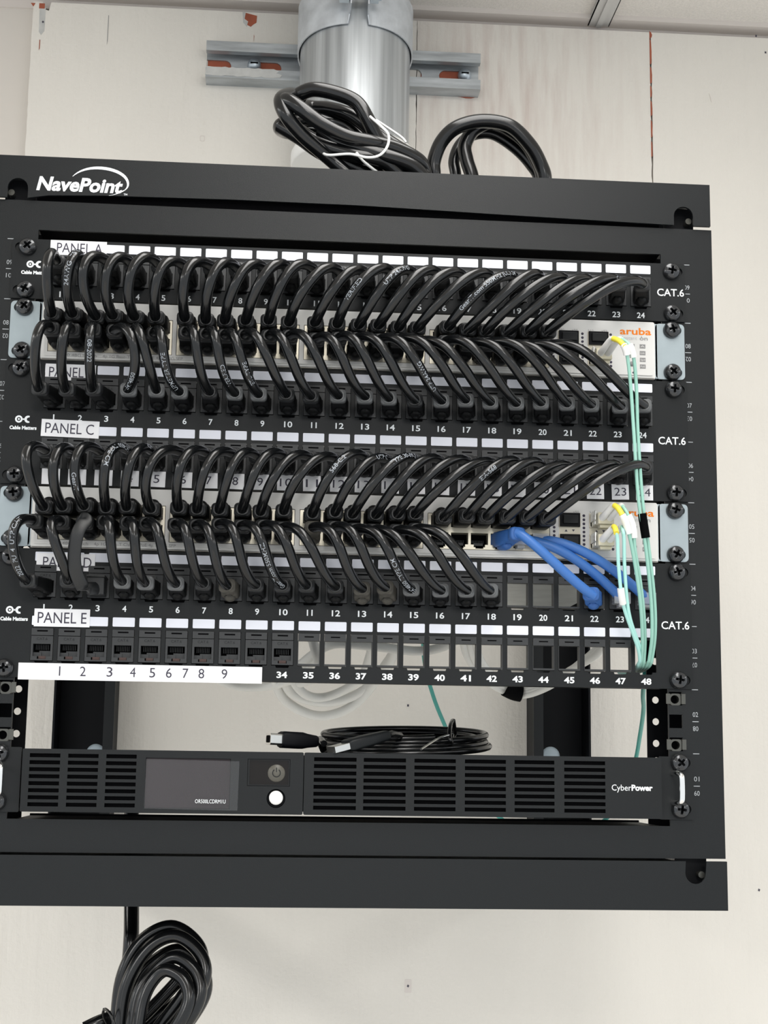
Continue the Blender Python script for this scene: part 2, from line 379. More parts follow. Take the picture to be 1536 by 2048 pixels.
# ---------------------------------------------------------------- rack
rack = thing('wall_mount_rack', 'black open-frame wall mount equipment rack with white logo on its top beam', 'rack', (0, 250, -61))
HX = 264.5
cage = []
for sx in (-1, 1):
    for z in (50.8, 66.7, 82.5): cage.append(rect(sx * 231.3 - 4.7, sx * 231.3 + 4.7, z - 4.7, z + 4.7))
b = MB(); b.plate([(-HX, -27), (HX, -27), (HX, 427.6), (-HX, 429.4)], [rect(-226, 226, -5.2, 407.6)] + cage, 0, 2, 'rack_black')
b.box(-HX, HX, 2, 40, 425.5, 427.5, 'rack_black'); b.box(-HX, HX, 2, 74, -27, -25, 'rack_black')
b.box(-226, 226, 2, 74, 407.7, 409.2, 'hole_black'); b.box(-226, 226, 66, 74, 392, 409.2, 'hole_black'); b.box(-222, 222, 2, 74, -7, -5.4, 'rack_inner'); b.box(-222, 222, 72.4, 74, -7, -4.0, 'rack_inner')  # top flange blackened and backing strip added, gap shade is in the colour
build('front_frame', b, rack, bevel=0.4)
for sx in (-1, 1):
    b = MB(); holes = [circ(sx * 232.6, z, 2.6) for z in [6.35 + 15.875 * (i % 3) + U * (i // 3) + 1.3 for i in range(27)]]
    xs = sorted((sx * 226, sx * 264)); b.plate(rect(xs[0], xs[1], -25, 425), holes, 60, 61.5, 'rack_inner')
    xs = sorted((sx * 262.5, sx * 264.3)); b.box(xs[0], xs[1], 2, 60, -25, 425, 'rack_inner')
    build('mounting_rail', b, rack)
def arcpts(cx, cz, r, a0, a1, n=10): return [(cx + r * math.cos(math.radians(a0 + (a1 - a0) * k / n)), cz + r * math.sin(math.radians(a0 + (a1 - a0) * k / n))) for k in range(n + 1)]
nw = 7.2
tl = -241.7; tr = 242.8
outer = [(-HX, 430)] + [(tl - nw, 430)] + arcpts(tl, 437.4, nw, 180, 0) + [(tl + nw, 430), (-220, 432.5), (-180, 434), (-90, 435), (0, 434.6), (60, 433.2), (106, 432), (180, 430.5)] + [(tr - nw, 429.4)] + arcpts(tr, 436.6, nw, 180, 0) + [(tr + nw, 429.2), (HX - 1.5, 429.2), (HX - 1.5, 461.6), (-HX, 461.6)]
b = MB(); b.plate(outer, [], -3.2, -1.2, 'rack_black')
b.box(-HX, HX - 1.5, -1.2, 130, 459.8, 461.6, 'rack_black'); b.box(-HX, HX - 1.5, -1.2, 40, 430, 431.4, 'rack_inner') if False else None
b.box(-HX + 36, HX - 38, 4, 8, 426, 440, 'hole_black')  # black strip added to paint the dark line of shade under the beam
build('top_beam', b, rack, bevel=0.6)
b = MB(); outer = [(-HX, -61.5), (HX, -61.5), (HX, -28.6), (tr + nw, -28.6)] + arcpts(tr - .5, -36.6, nw, 0, -180) + [(tr - nw, -28.6), (tl + nw, -28.6)] + arcpts(tl, -36.6, nw, 0, -180) + [(tl - nw, -28.6), (-HX, -28.6)]
b.plate(outer, [], -3.2, -1.2, 'rack_black'); b.box(-HX, HX, -1.2, 60, -61.5, -59.8, 'rack_black')
b.box(-HX + 20, HX - 34, -1.6, 40, -30.2, -28.9, 'rack_inner')
build('bottom_beam', b, rack, bevel=0.6)
for (x_, z_) in ((tl, 436), (tr, 435), (tr, -38), (tl, -38)):
    b = MB(); b.box(x_ - 11, x_ + 11, 10, 12, z_ - 12, z_ + 12, 'rack_inner'); b.cyl((x_ + (5.5 if x_ > 0 else -5.5), 10, z_), (x_ + (5.5 if x_ > 0 else -5.5), 3, z_), 2.3, 'cage_steel'); build('hinge_bolt', b, rack)
for sx in (-1, 1):
    for z0 in (431, -60):
        xs = sorted((sx * 236, sx * 262)); b = MB(); b.box(xs[0], xs[1], 61.6, 500, z0, z0 + 28, 'rack_inner'); build('side_arm', b, rack)
for sx, xo, xi in ((-1, -264, -204.5), (1, 270, 211.5)):
    b = MB(); xs = sorted((xo, xi)); b.box(xs[0], xs[1], 498, 500.5, -60, 459, 'rack_inner')
    xs = sorted((xo, xo - sx * 2)); b.box(xs[0], xs[1], 462, 500, -60, 459, 'rack_inner')
    xs = sorted((xi, xi + sx * 2)); b.box(xs[0], xs[1], 462, 500, -60, 459, 'rack_inner')
    xs = sorted((xi, xi + sx * 10)); b.box(xs[0], xs[1], 460, 462, -60, 459, 'rack_black')
    post = build('rear_post', b, rack)
    for px_, py_ in (((190, 1507), (150, 1662)) if sx < 0 else ((1103, 1512), (1100, 1660))):
        p = at(px_, py_, 492); b = MB(); b.lathe([(9.5, 0), (9.5, 1), (7, 2.2), (0.1, 3)], (p.x, 498, p.z), 'pale_blue'); build('bolt', b, post)
# cage nuts in the free unit
for sx in (-1, 1):
    for z in (50.8, 82.5):
        b = MB(); cx = sx * 231.3
        b.plate([(cx + a, z + c_ - .6) for a, c_ in rrect(7.6, 8.2, 1.8)], [circ(cx - .5, z - .6, 3.0)], 0.2, 6, 'cage_steel')
        b.cyl((cx - .5, 5.8, z - .6), (cx - .5, 6.2, z - .6), 3.2, 'hole_black')
        for s2 in (-1, 1):
            b.box(cx + s2 * 5.6 - 1.3, cx + s2 * 5.6 + 1.3, -1.1, -0.05, z - 3.8, z + 3.4, 'cage_steel'); b.box(cx + s2 * 4.3 - .4, cx + s2 * 4.3 + .4, -1.1, 4, z - 3.8, z + 3.4, 'cage_steel')
        build('cage_nut', b, rack, (cx, 0, z), bevel=0.2)
# printed unit numbers
b = MB()
for k in range(1, 10):
    zc = (k - 1) * U + U / 2
    for sx in (-1, 1):
        x_ = sx * 245.2
        b.box(x_ - 2.2, x_ + 2.2, -.15, 0, zc - .25, zc + .25, 'print_grey')
        b.text('%02d' % k, x_, zc + 4.9, 3.2, -.15, 'print_grey', width=3.8)
        b.text('%02d' % (10 - k), x_, zc - 4.9, 3.2, -.15, 'print_grey', width=3.8, rot=math.pi)
        b.box(x_ - 2.2, x_ + 2.2, -.15, 0, zc + U / 2 - .25, zc + U / 2 + .25, 'print_grey')
build('unit_numbers', b, rack)
# logo on the top beam
b = MB(); b.text('NavePoint', -228.6, 441.3, 9.6, -3.35, 'print_white', width=60, align='l', bold=0.035, shear=0.2)
lo = []; li = []
for t in range(0, 29):
    u_ = t / 28; th = math.radians(158 - u_ * 222)
    cx, cz = -186, 442.5
    wd = 0.25 + 2.0 * math.sin(min(1, u_ * 1.18) * math.pi) ** 0.8 if u_ < .85 else max(0.15, 2.0 * (1 - u_) / .15 * .55)
    ex = 22.8 * math.cos(th); ez = 13.2 * math.sin(th) if math.sin(th) > 0 else 9.5 * math.sin(th)
    sh = 0.12 * ez
    if math.cos(th) < 0: ex *= 0.86
    n_ = Vector((math.cos(th), math.sin(th)))
    lo.append((cx + ex + sh, cz + ez)); li.append((cx + ex + sh - n_.x * wd, cz + ez - n_.y * wd))
b.plate(lo + li[::-1], [], -3.4, -3.25, 'print_white')
b.text('TM', -165.4, 435.4, 1.3, -3.35, 'print_white', bold=0.02)
build('logo', b, rack)

# ---------------------------------------------------------------- patch panels
PX = lambda i: -208.3 + 18.19 * (i - 1)      # centre of port i
YP = -2.0                                    # front of the panel plates
FW, FH = 15.3, 22.6
def row_spec(top, num, labels, frame_top, numz): return dict(top=top, labels=labels, ft=frame_top, nz=numz)
ROWS = {'A': dict(lab=394.3, ft=388.7, nz=359.7), 'B': dict(lab=305.1, ft=299.3, nz=270.3), 'C': dict(lab=261.2, ft=255.8, nz=None),
        'D': dict(lab=172.1, ft=166.4, nz=137.1), 'E': dict(lab=127.9, ft=122.8, nz=93.9)}
JZ = {k: v['ft'] - FH + 7.6 for k, v in ROWS.items()}       # centre of the jack opening
# jack meshes, local origin at the frame centre top
def jack_mesh():
    b = MB()
    b.box(-FW / 2 + .3, FW / 2 - .3, -1.0, 3, -5.0, -0.2, 'jack_grey'); b.box(-3.6, 3.6, -1.1, -.9, -2.5, -1.5, 'hole_black')
    hz = -FH + 7.6
    outer = rect(-FW / 2 + .3, FW / 2 - .3, -FH + .5, -5.4)
    hole = [(-5.9, hz - 4.2), (-3, hz - 4.2), (-3, hz - 6.1), (3, hz - 6.1), (3, hz - 4.2), (5.9, hz - 4.2), (5.9, hz + 4.2), (-5.9, hz + 4.2)]
    b.plate(outer, [hole], -0.6, 8, 'jack_grey'); b.box(-8.6, 8.6, 8, 9, -FH - 3.5, .6, 'hole_black'); b.box(-4.8, 4.8, 1.2, 8, -FH - 1.4, -FH + .4, 'hole_black')
    b.box(-5.9, -.5, 2.0, 7.9, hz - 4.2, hz - 1.5, 'jack_grey') ; b.box(-2.0, 5.9, 3.0, 7.9, hz - 4.2, hz - .4, 'jack_grey')
    for k in range(8): b.box(-4.1 + k * 1.17 - .25, -4.1 + k * 1.17 + .25, 2.5, 3.0, hz + .2, hz + 3.8, 'panel_black')
    b.text('CAT.6', 0, -7.4, 1.7, -0.72, 'panel_black', width=7.2)
    b.box(-2.3, 2.6, 1.5, 3, hz - 5.9, hz - 4.0, 'copper')  # brown block stands in for a copper reflection in the notch
    return b
def blank_mesh(see=True):
    b = MB(); b.box(-FW / 2 + .3, FW / 2 - .3, -1.0, 6, -5.2, -0.2, 'jack_grey'); b.box(-3.2, 3.2, -1.1, -.9, -2.9, -2.1, 'hole_black')
    for sx in (-1, 1):
        xs = sorted((sx * (FW / 2 - .05), sx * (FW / 2 - .4))); b.box(xs[0], xs[1], -.6, 7, -FH + .4, -5.2, 'jack_grey')
    b.box(-FW / 2 + .3, FW / 2 - .3, -.8, 9, -FH + .3, -FH + 1.5, 'jack_grey')
    return b
JACK = build('keystone_jack', jack_mesh(), None, (0, 0, 0)); BLANK = build('keystone_frame', blank_mesh(), None, (0, 0, 0))
lm = MB(); lm.plate([(a, c_) for a, c_ in rrect(15.0, 6.3, .6)], [], -.35, 0, 'white_paint'); PLAB = build('port_label', lm, None, (0, 0, 0))

def patch_panel(label, z0, z1, rows, blanks, open_at=None):
    root = thing('patch_bay', label, 'patch panel', (0, 0, z0))
    holes = []
    for r in rows:
        R_ = ROWS[r]
        for i in range(1, 25):
            x = PX(i); t = R_['ft']
            holes.append([(x - FW / 2, t), (x - FW / 2, t - FH), (x - 4.8, t - FH), (x - 4.2, t - FH - 1.5), (x + 4.2, t - FH - 1.5), (x + 4.8, t - FH), (x + FW / 2, t - FH), (x + FW / 2, t)])
    zs = [z1 - 6.35, z0 + 6.35] if (z1 - z0) > 50 else [z1 - 6.35, z0 + 6.35]
    for z in zs:
        holes.append(slot(235.6, z, 12, 6.8)); holes.append(slot(-235.6, z, 12, 6.8))
    x0, x1 = -243.4, 243.4
    b = MB(); b.plate([(a, c_ + (z0 + z1) / 2) for a, c_ in rrect(x1 - x0, z1 - z0 - .5, 1.2)], holes, YP, -.1, 'panel_black')
    b.box(-222, 222, -.1, 9, z1 - 1.6, z1 - .3, 'panel_black')
    b.box(-222, 222, -.1, 10, z0 + .3, z0 + 1.3, 'panel_black')
    build('faceplate', b, root)
    for r in rows:
        R_ = ROWS[r]
        for i in range(1, 25):
            if (r, i) == open_at: continue
            dup(BLANK if (r, i) in blanks else JACK, root, (PX(i), YP, R_['ft']))
        for i in range(1, 25): dup(PLAB, root, (PX(i), YP - .05, R_['lab']))
        b = MB()
        if r == 'C':
            for i in range(1, 25):
                t = random.uniform(-.03, .03); dx = random.uniform(-.6, .6) + (1.2 if i > 20 else 0)
                Rm = Matrix.Translation((PX(i) + dx, 0, 228.4)) @ Matrix.Rotation(t, 4, 'Y')
                s_ = MB(); s_.box(-6.2, 6.2, YP - .5, YP - .3, -5.7, 5.7, 'sticker', Rm); s_.text(str(i), 0, 0, 5.6, YP - .6, 'ink', width=(4.0 if i < 10 else 8.6) * (.5 if i == 1 else 1), xf=Rm)
                build('number_sticker', s_, root, (PX(i), YP, 228.4))
        elif r == 'E':
            for i in range(10, 25): b.text(str(24 + i), PX(i), R_['nz'], 4.0, YP - .08, 'print_white', width=7.3, bold=0.03)
        else:
            for i in range(1, 25): b.text(str(i), PX(i), R_['nz'], 4.0, YP - .08, 'print_white', bold=0.018, width=(.9 if i == 1 else 2.8) if i < 10 else 5.8 if i != 11 else 4)
        if b.v: build('port_numbers', b, root)
    for z in zs:
        for sx in (-1, 1): screw(root, sx * 232.5 + (.5 if sx > 0 else 0), z, YP)
    return root
def panel_logo(root, x, z):
    b = MB(); n = 24
    ring = [(x - 3.2 + 2.6 * math.cos(2 * math.pi * k / n), z + 6.1 + 2.6 * math.sin(2 * math.pi * k / n)) for k in range(n)]
    ring2 = [(x - 3.2 + 1.4 * math.cos(2 * math.pi * k / n), z + 6.1 + 1.4 * math.sin(2 * math.pi * k / n)) for k in range(n)]
    dot = [(x - 3.2 + .7 * math.cos(2 * math.pi * k / n), z + 6.1 + .7 * math.sin(2 * math.pi * k / n)) for k in range(n)]
    b.plate(ring, [ring2], YP - .15, YP, 'print_white'); b.plate(dot, [], YP - .15, YP, 'print_white')
    b.box(x - .8, x + .8, YP - .15, YP, z + 5.6, z + 6.6, 'print_white')
    C_ = arcpts(x + 3.2, z + 6.1, 2.6, 65, 295, 16) + arcpts(x + 3.6, z + 6.1, 1.3, 285, 75, 12); b.plate(C_, [], YP - .15, YP, 'print_white')
    b.text('Cable Matters', x, z, 2.3, YP - .1, 'print_white', width=18.6, bold=0.05)
    build('maker_logo', b, root)
def name_sticker(root, body, x0, x1, z0, z1, tx, tw, tilt=0.0, corner=False, th=7.0, dz=0.0):
    R_ = Matrix.Translation(((x0 + x1) / 2, 0, (z0 + z1) / 2)) @ Matrix.Rotation(tilt, 4, 'Y'); hw = (x1 - x0) / 2; hh = (z1 - z0) / 2
    b = MB(); b.box(-hw, hw, YP - .8, YP - .5, -hh, hh, 'sticker', R_)
    b.text(body, tx - (x0 + x1) / 2, dz, th, YP - .9, 'ink', width=tw, align='l', xf=R_)
    build('name_sticker', b, root)
EB = {('E', i) for i in range(11, 24)}; DB = {('D', 19), ('D', 20), ('D', 21)}
pa = patch_panel('black 24-port patch panel marked PANEL A at the top of the rack', 8 * U, 9 * U, 'A', set())
pb = patch_panel('black two-row patch panel marked PANEL B and PANEL C between the two switches', 5 * U, 7 * U, 'BC', set())
pd = patch_panel('black two-row patch panel marked PANEL D and PANEL E, right half of bottom row empty', 2 * U, 4 * U, 'DE', EB | DB, ('E', 24))
for o in (JACK, BLANK, PLAB): bpy.data.objects.remove(o)
for root, zc, cz in ((pa, None, 377.8), (pb, None, 266.8), (pd, None, 133.7)):
    b = MB(); b.text('CAT.6', 231.5 if root is not pa else 232.4, cz, 5.3, YP - .08, 'print_white', width=20, bold=0.01); build('category_marking', b, root)
panel_logo(pa, -227.0, 375.0); panel_logo(pb, -229.0, 262.2); panel_logo(pd, -228.0, 128.7)
name_sticker(pa, 'PANEL A', -216.6, -177.0, 388.6, 399.4, -212, 32)
name_sticker(pb, 'PANEL B', -215.6, -180.6, 297.0, 308.6, -213, 31, 0.004)
name_sticker(pb, 'PANEL C', -216.4, -176.4, 256.2, 268.4, -213.6, 33.6, 0.02, th=7.2)
name_sticker(pd, 'PANEL D', -214.8, -175.0, 162.3, 174.3, -210.4, 33, 0.0, th=7)
name_sticker(pd, 'PANEL E', -214.4, -176.8, 123.8, 136.0, -212, 33, 0.0, th=7.4)
b = MB(); b.box(-223.2, -58.2, YP - .9, YP - .5, 87.6, 98.9, 'sticker')
for t, x_ in zip('123456789', (-195.4, -179.8, -161.8, -146.1, -132.9, -121.7, -110.4, -99.6, -83.9)): b.text(t, x_, 93.7, 6.4, YP - 1.0, 'ink', width=3.9 if t != '1' else 0.9)
build('number_strip', b, pd)

# ---------------------------------------------------------------- switches
YS = -6.0
GX = [-214.6, -125.0, -35.0, 54.8]
SP = [g + 8.7 + 14.05 * k for g in GX for k in range(6)]     # port columns
def switch(label, z0, icons=True):
    root = thing('network_switch', label, 'network switch', (0, 100, z0))
    b = MB(); b.box(-219.3, 219.3, 4, 330, z0 + .6, z0 + 42.6, 'chassis'); build('chassis', b, root)
    holes = [rect(g, g + 86.8, z0 + 5.6, z0 + 31.2) for g in GX]
    for cx in (155.7, 177.4):
        for cz in (z0 + 28.6, z0 + 13.4): holes.append(rect(cx - 7.8, cx + 7.8, cz - 5.2, cz + 5.2))
    b = MB(); b.plate([(a, c_ + z0 + 21.6) for a, c_ in rrect(438.6, 42.2, 1.6)], holes, YS + 1.0, 4, 'switch_white')
    b.plate([(a, c_ + z0 + 21.9) for a, c_ in rrect(434.4, 38.6, 1.2)], holes, YS, YS + 1.0, 'switch_white')
    b.box(-219, 219, YS + 1, 3.9, z0 + .2, z0 + .9, 'switch_edge')
    fp = build('faceplate', b, root)
    for g in GX:
        b = MB(); hs = []
        for k in range(6):
            cx = g + 8.7 + 14.05 * k - .1
            hs.append(rect(cx - 6.1, cx + 6.1, z0 + 21.4, z0 + 29.6))
            hs.append([(cx - 6.1, z0 + 9.4), (cx - 4.0, z0 + 9.4), (cx - 4.0, z0 + 7.6), (cx - 2.8, z0 + 7.6), (cx - 2.8, z0 + 6.6), (cx + 2.8, z0 + 6.6), (cx + 2.8, z0 + 7.6), (cx + 4.0, z0 + 7.6), (cx + 4.0, z0 + 9.4), (cx + 6.1, z0 + 9.4), (cx + 6.1, z0 + 17.6), (cx - 6.1, z0 + 17.6)])
        b.plate(rect(g + .4, g + 86.4, z0 + 6.0, z0 + 30.8), hs, YS + .3, 3.6, 'port_metal')
        b.box(g + .4, g + 86.4, 3.6, 3.9, z0 + 6.0, z0 + 30.8, 'hole_black')
        for k in range(6):
            cx = g + 8.6 + 14.05 * k
            for q in range(8): b.box(cx - 4 + q * 1.1 - .2, cx - 4 + q * 1.1 + .2, 2.4, 3.6, z0 + 11.5, z0 + 13.5, 'jack_grey')
            b.box(cx - 3.4, cx + 3.4, 1.0, 3.6, z0 + 9.6, z0 + 11.4, 'jack_grey')
        build('port_block', b, root)
    for ci, cx in enumerate((155.7, 177.4)):
        for cz in (z0 + 28.6, z0 + 13.4):
            b = MB(); b.plate(rect(cx - 7.7, cx + 7.7, cz - 5.1, cz + 5.1), [rect(cx - 6.9, cx + 6.9, cz - 4.4, cz + 4.4)], YS - .6, 2, 'port_metal'); b.box(cx - 7, cx + 7, 2, 3.9, cz - 4.6, cz + 4.6, 'hole_black')
            cg = build('transceiver_cage', b, root)
        b = MB(); b.box(cx - 7.6, cx + 7.6, YS - .1, YS + 1.5, z0 + 18.6, z0 + 23.3, 'beige')
        for sx, up in ((-1, 1), (1, -1)):
            tri = [(cx + sx * 2.6 - 1.1, z0 + 20.3 if up > 0 else z0 + 21.9), (cx + sx * 2.6 + 1.1, z0 + 20.3 if up > 0 else z0 + 21.9), (cx + sx * 2.6, z0 + 21.9 if up > 0 else z0 + 20.3)]
            if up < 0: tri = tri[::-1]
            b.plate(tri, [], YS - .25, YS, 'ink')
        build('cage_divider', b, root)
    b = MB()
    for cx in (144.6, 165.9, 186.6):
        for k in range(9): b.lathe([(1.0, 0), (0.95, .2), (0.01, .25)], (cx, YS, z0 + 32.0 - 2.93 * k), 'ink', 12)
    build('status_lights', b, root)
    b = MB(); b.text('aruba', 204.9, z0 + 35.1, 4.9, YS - .12, 'orange', width=23.0, bold=0.02); build('maker_logo', b, root)
    b = MB(); b.text('Instant', 195.2, z0 + 30.0, 2.6, YS - .12, 'light_print', width=10.8, align='l'); b.text('on', 207.8, z0 + 30.0, 2.9, YS - .12, 'grey_print', width=6.0, align='l', bold=0.02); b.box(209.0, 209.5, YS - .15, YS - .05, z0 + 30.0, z0 + 31.6, 'grey_print')
    for (x_, t) in ((150.5, '49▲'), (160.3, '▼50'), (172.0, '51▲'), (182.0, '▼52')): b.text(t.replace('▲', '^').replace('▼', 'v'), x_, z0 + 34.6, 1.3, YS - .12, 'grey_print', width=4.2)
    n_ = 1
    for gi, g in enumerate(GX):
        for k in range(6):
            cx = g + 8.7 + 14.05 * k; b.text('%d' % n_, cx - 2.6, z0 + 33.2, 1.15, YS - .12, 'grey_print'); b.text('%d' % (n_ + 1), cx + 2.6, z0 + 33.2, 1.15, YS - .12, 'grey_print'); n_ += 2
    b.text('1930 48G', -206, z0 + 3.3, 2.0, YS - .12, 'grey_print', width=15, align='l'); b.text('Switch', -190, z0 + 3.3, 2.0, YS - .12, 'grey_print', width=10, align='l')
    b.text('4p 1G Base-T Class 4 PoE 4p 1/10G SFP', -176, z0 + 3.3, 2.0, YS - .12, 'grey_print', width=56, align='l')
    b.box(-217.2, -210.8 - 4.6, YS - .15, YS - .05, z0 + 21, z0 + 40.6, 'icon_grey')
    b.text('JL686A', -216.3, z0 + 30, 1.1, YS - .2, 'print_white', width=13, rot=math.pi / 2)
    build('printed_marks', b, root)
    b = MB()
    for z_, t in ((24, 'A'), (19, 'Link'), (14, 'Spd'), (9, 'PoE')):
        b.box(207.8, 212.0, YS - .18, YS, z0 + z_ - 1.5, z0 + z_ + 1.5, 'icon_grey'); b.text(t, 209.9, z0 + z_, 1.3, YS - .22, 'switch_white', width=3.2)
    b.box(200.6, 204.0, YS - .18, YS, z0 + 22.5, z0 + 25.5, 'icon_grey')
    b.lathe([(1.9, 0), (1.7, .6), (.01, .7)], (201.9, YS, z0 + 10.7), 'icon_grey', 18); b.lathe([(.8, 0), (.01, .1)], (202.9, YS, z0 + 4.2), 'ink', 12)
    build('indicator_icons', b, root)
    for sx in (-1, 1):
        b = MB(); cx = sx * 230.8
        b.plate([(cx + sx * .5 + a, z0 + 22 + c_) for a, c_ in rrect(21.6, 41.6, 3)], [slot(sx * 234, z0 + 38.1, 12, 6.8), slot(sx * 234, z0 + 6.35, 12, 6.8)], -1.9, -.1, 'zinc')
        xs = sorted((sx * 219.4, sx * 222.2)); b.box(xs[0], xs[1], -1.9, 60, z0 + 1.4, z0 + 42.6, 'zinc')
        ear = build('mounting_ear', b, root, bevel=0.5)
        for z in (z0 + 38.1, z0 + 6.35): s_ = screw(root, sx * 232.5, z, -1.9)
    return root
sw1 = switch('white-faced network switch with zinc ears, second unit from the top under PANEL A', 7 * U)
sw2 = switch('white-faced network switch with zinc ears, between PANEL C and PANEL D', 4 * U)
def dust_plug(cx, cz, label):
    t = thing('dust_plug', label, 'dust plug', (cx, YS, cz), 'rubber plugs in the transceiver cages')
    b = MB(); b.box(cx - 7.2, cx + 7.2, YS - 2.4, YS + 3, cz - 4.9, cz + 4.9, 'rack_inner'); build('body', b, t, bevel=.3)
    b = MB(); b.box(cx - 5.2, cx + 5.6, YS - 4.6, YS - 2.4, cz - 2.9, cz + 3.1, 'panel_black'); build('grip', b, t, bevel=.4)
zu, zl = 28.6, 13.4
dust_plug(155.7, 7 * U + zu, 'black dust plug in the upper left cage of the upper switch')
dust_plug(177.4, 7 * U + zu, 'black dust plug beside the orange logo of the upper switch')
dust_plug(155.7, 7 * U + zl, 'black dust plug in the lower left cage of the upper switch, mostly behind black cables')
dust_plug(155.7, 4 * U + zu, 'black dust plug in the upper left cage of the lower switch')
dust_plug(155.7, 4 * U + zl, 'black dust plug in the lower left cage of the lower switch, above blue cable')

# ---------------------------------------------------------------- patch cables
def plug_meshes(body, collar):
    b = MB()
    def sec(y, w_, h, r=1.6, dz=0): return [Vector((a, y, c_ + dz)) for a, c_ in rrect(w_, h, r, 3)]
    b.loft([sec(3, 10.8, 7.4, .4), sec(-.5, 10.8, 7.8, .4), sec(-1, 11.4, 10.6, 1.6, -.3), sec(-10, 11.4, 10.6, 1.6, -.3), sec(-11, 10.8, 9.8), sec(-12.6, 11.0, 10.0), sec(-13.2, 10.2, 9.0, 1.6, .3), sec(-15.4, 10.8, 9.4, 1.6, .4), sec(-16, 10.0, 8.6, 1.6, .5), sec(-18.4, 10.6, 9.0, 1.6, .6), sec(-19, 9.8, 8.2, 1.6, .7), sec(-22.6, 10.4, 8.6, 1.6, .8)], body, True)
    c = MB(); c.loft([sec(-22.4, 10.6, 8.6, 2.2, 1), sec(-23, 11.4, 9.4, 2.6, 1), sec(-26.6, 11.4, 9.4, 2.8, 1), sec(-27.4, 10.6, 8.6, 2.6, 1), sec(-27.6, 8.8, 7.8, 3, 1), sec(-28.6, 8.4, 7.8, 3.4, 1)], collar, True)
    h = MB(); L = []
    for y, s_ in ((-1, .6), (-2, .9), (-6, 1.05), (-10, 1.0), (-12.5, .8), (-13.5, .4)):
        L.append([Vector((3.9 * s_ * math.cos(t), y, -4.4 - 3.8 * s_ * max(0, math.sin(t)) ** .7 if math.sin(t) > 0 else -4.4)) for t in [math.pi * k / 12 for k in range(13)]])
    h.loft(L, body, True)
    return b, c, h
PLUGS = {}
def get_plug(kind):
    if kind in PLUGS: return PLUGS[kind]
    body, collar = {'dark': ('boot_black', 'collar_dark'), 'lit': ('boot_black', 'collar_lit'), 'dusty': ('dusty', 'dusty'), 'blue': ('blue_boot', 'blue_boot')}[kind]
    b, c, h = plug_meshes(body, collar)
    PLUGS[kind] = (build('connector', b, None, (0, 0, 0)), build('collar', c, None, (0, 0, 0)), build('latch_hood', h, None, (0, 0, 0)))
    return PLUGS[kind]
def clear_plug():
    if 'clear' in PLUGS: return PLUGS['clear']
    b = MB(); b.box(-5.8, 5.8, -9, 6, -4.2, 4.0, 'clear_plug'); b.box(-2.6, 2.6, -8, 2, -6.6, -4.4, 'clear_plug')
    for k in range(8): b.box(-4.1 + k * 1.17 - .3, -4.1 + k * 1.17 + .3, -2, 3, 3.0, 3.9, 'copper')
    PLUGS['clear'] = (build('connector', b, None, (0, 0, 0), bevel=.3), None, None); return PLUGS['clear']
def add_plug(parent, x, y, z, kind, flip=False, yaw=0.0, pitch=0.0):
    pr = clear_plug() if kind == 'clear' else get_plug(kind)
    e = Euler((pitch, math.pi if flip else 0, yaw), 'XYZ')
    M_ = Matrix.Rotation(yaw, 4, 'Z') @ Matrix.Rotation(pitch, 4, 'X') @ Matrix.Rotation(math.pi if flip else 0, 4, 'Y')
    a = dup(pr[0], parent, (x, y, z), M_.to_euler())
    for p_ in pr[1:]:
        if p_:
            c = p_.copy(); COL.objects.link(c); c.parent = a; c.location = (0, 0, 0)
    return Vector((x, y, z)) + (M_ @ (Vector((0, -27.8, 1)) if kind != 'clear' else Vector((0, -5, 0))))

def jacket_print(parent, pts, body, s0, r, ang=0.0, h=3.3, rev=False, width=None):
    V, F = text_mesh(body, 0.005); k = h / cap_height(); T, N = frames(pts); acc = [0.0]
    for i in range(1, len(pts)): acc.append(acc[-1] + (pts[i] - pts[i - 1]).length)
    x0 = min(v.x for v in V); x1 = max(v.x for v in V); tot = (x1 - x0) * k; out = []
    for v in V:
        u_ = (v.x - x0) * k; u_ = s0 + (tot - u_ if rev else u_); vv = v.y * k - h / 2
        if rev: vv = -vv
        u_ = min(max(u_, 0), acc[-1] - 1e-3); i = max(j for j in range(len(acc)) if acc[j] <= u_); i = min(i, len(pts) - 2)
        t = (u_ - acc[i]) / (acc[i + 1] - acc[i]); C_ = pts[i].lerp(pts[i + 1], t); Tt = T[i].lerp(T[i + 1], t).normalized()
        view = (CAM - C_).normalized(); n_ = (Vector((0, -1, .0)) - Tt * Vector((0, -1, 0)).dot(Tt))
        if n_.length < .3: n_ = (Vector((0, 0, 1)) - Tt * Tt.z)
        n_.normalize(); bb = n_.cross(Tt) * -1
        a = vv / r + ang; out.append(C_ + (n_ * math.cos(a) - bb * math.sin(a)) * (r + .06))
    b = MB(); b.add(out, F, 'jacket_print'); build('jacket_print', b, parent)

PRINTS = {('A', 2): ('24AWG  75°C  ETL', 14, True), ('A', 14): ('VERIFIED', 42, True), ('A', 15): ('UTP 24AWG', 18, True), ('A', 19): ('GearIT.com 550MHz (UL) 24', 12, True), ('A', 23): ('CAT6', 6, True),
          ('B', 3): ('08-2022', 26, True), ('B', 4): ('E474850', 6, False), ('B', 6): ('UPMETER TYPE', 8, False), ('B', 8): ('VERIFIED', 12, False), ('B', 9): ('ETL TYPE', 14, False), ('B', 16): ('UTP 24AWG', 16, False),
          ('C', 3): ('GearIT', 44, False), ('C', 4): ('E474850 TYPE CM', 8, False), ('C', 5): ('UTP', 8, False), ('C', 14): ('UTP C', 10, True), ('C', 15): ('TYPE 30-09-2', 10, True), ('C', 19): ('EIA-568', 34, True), ('C', 13): ('568-C.2', 30, True),
          ('D', 1): ('2022  PU  4  UTP CAT', 12, False), ('D', 10): ('GearIT.com 550MHZ', 4, False), ('D', 15): ('E474850 TYPE CM', 2, False)}
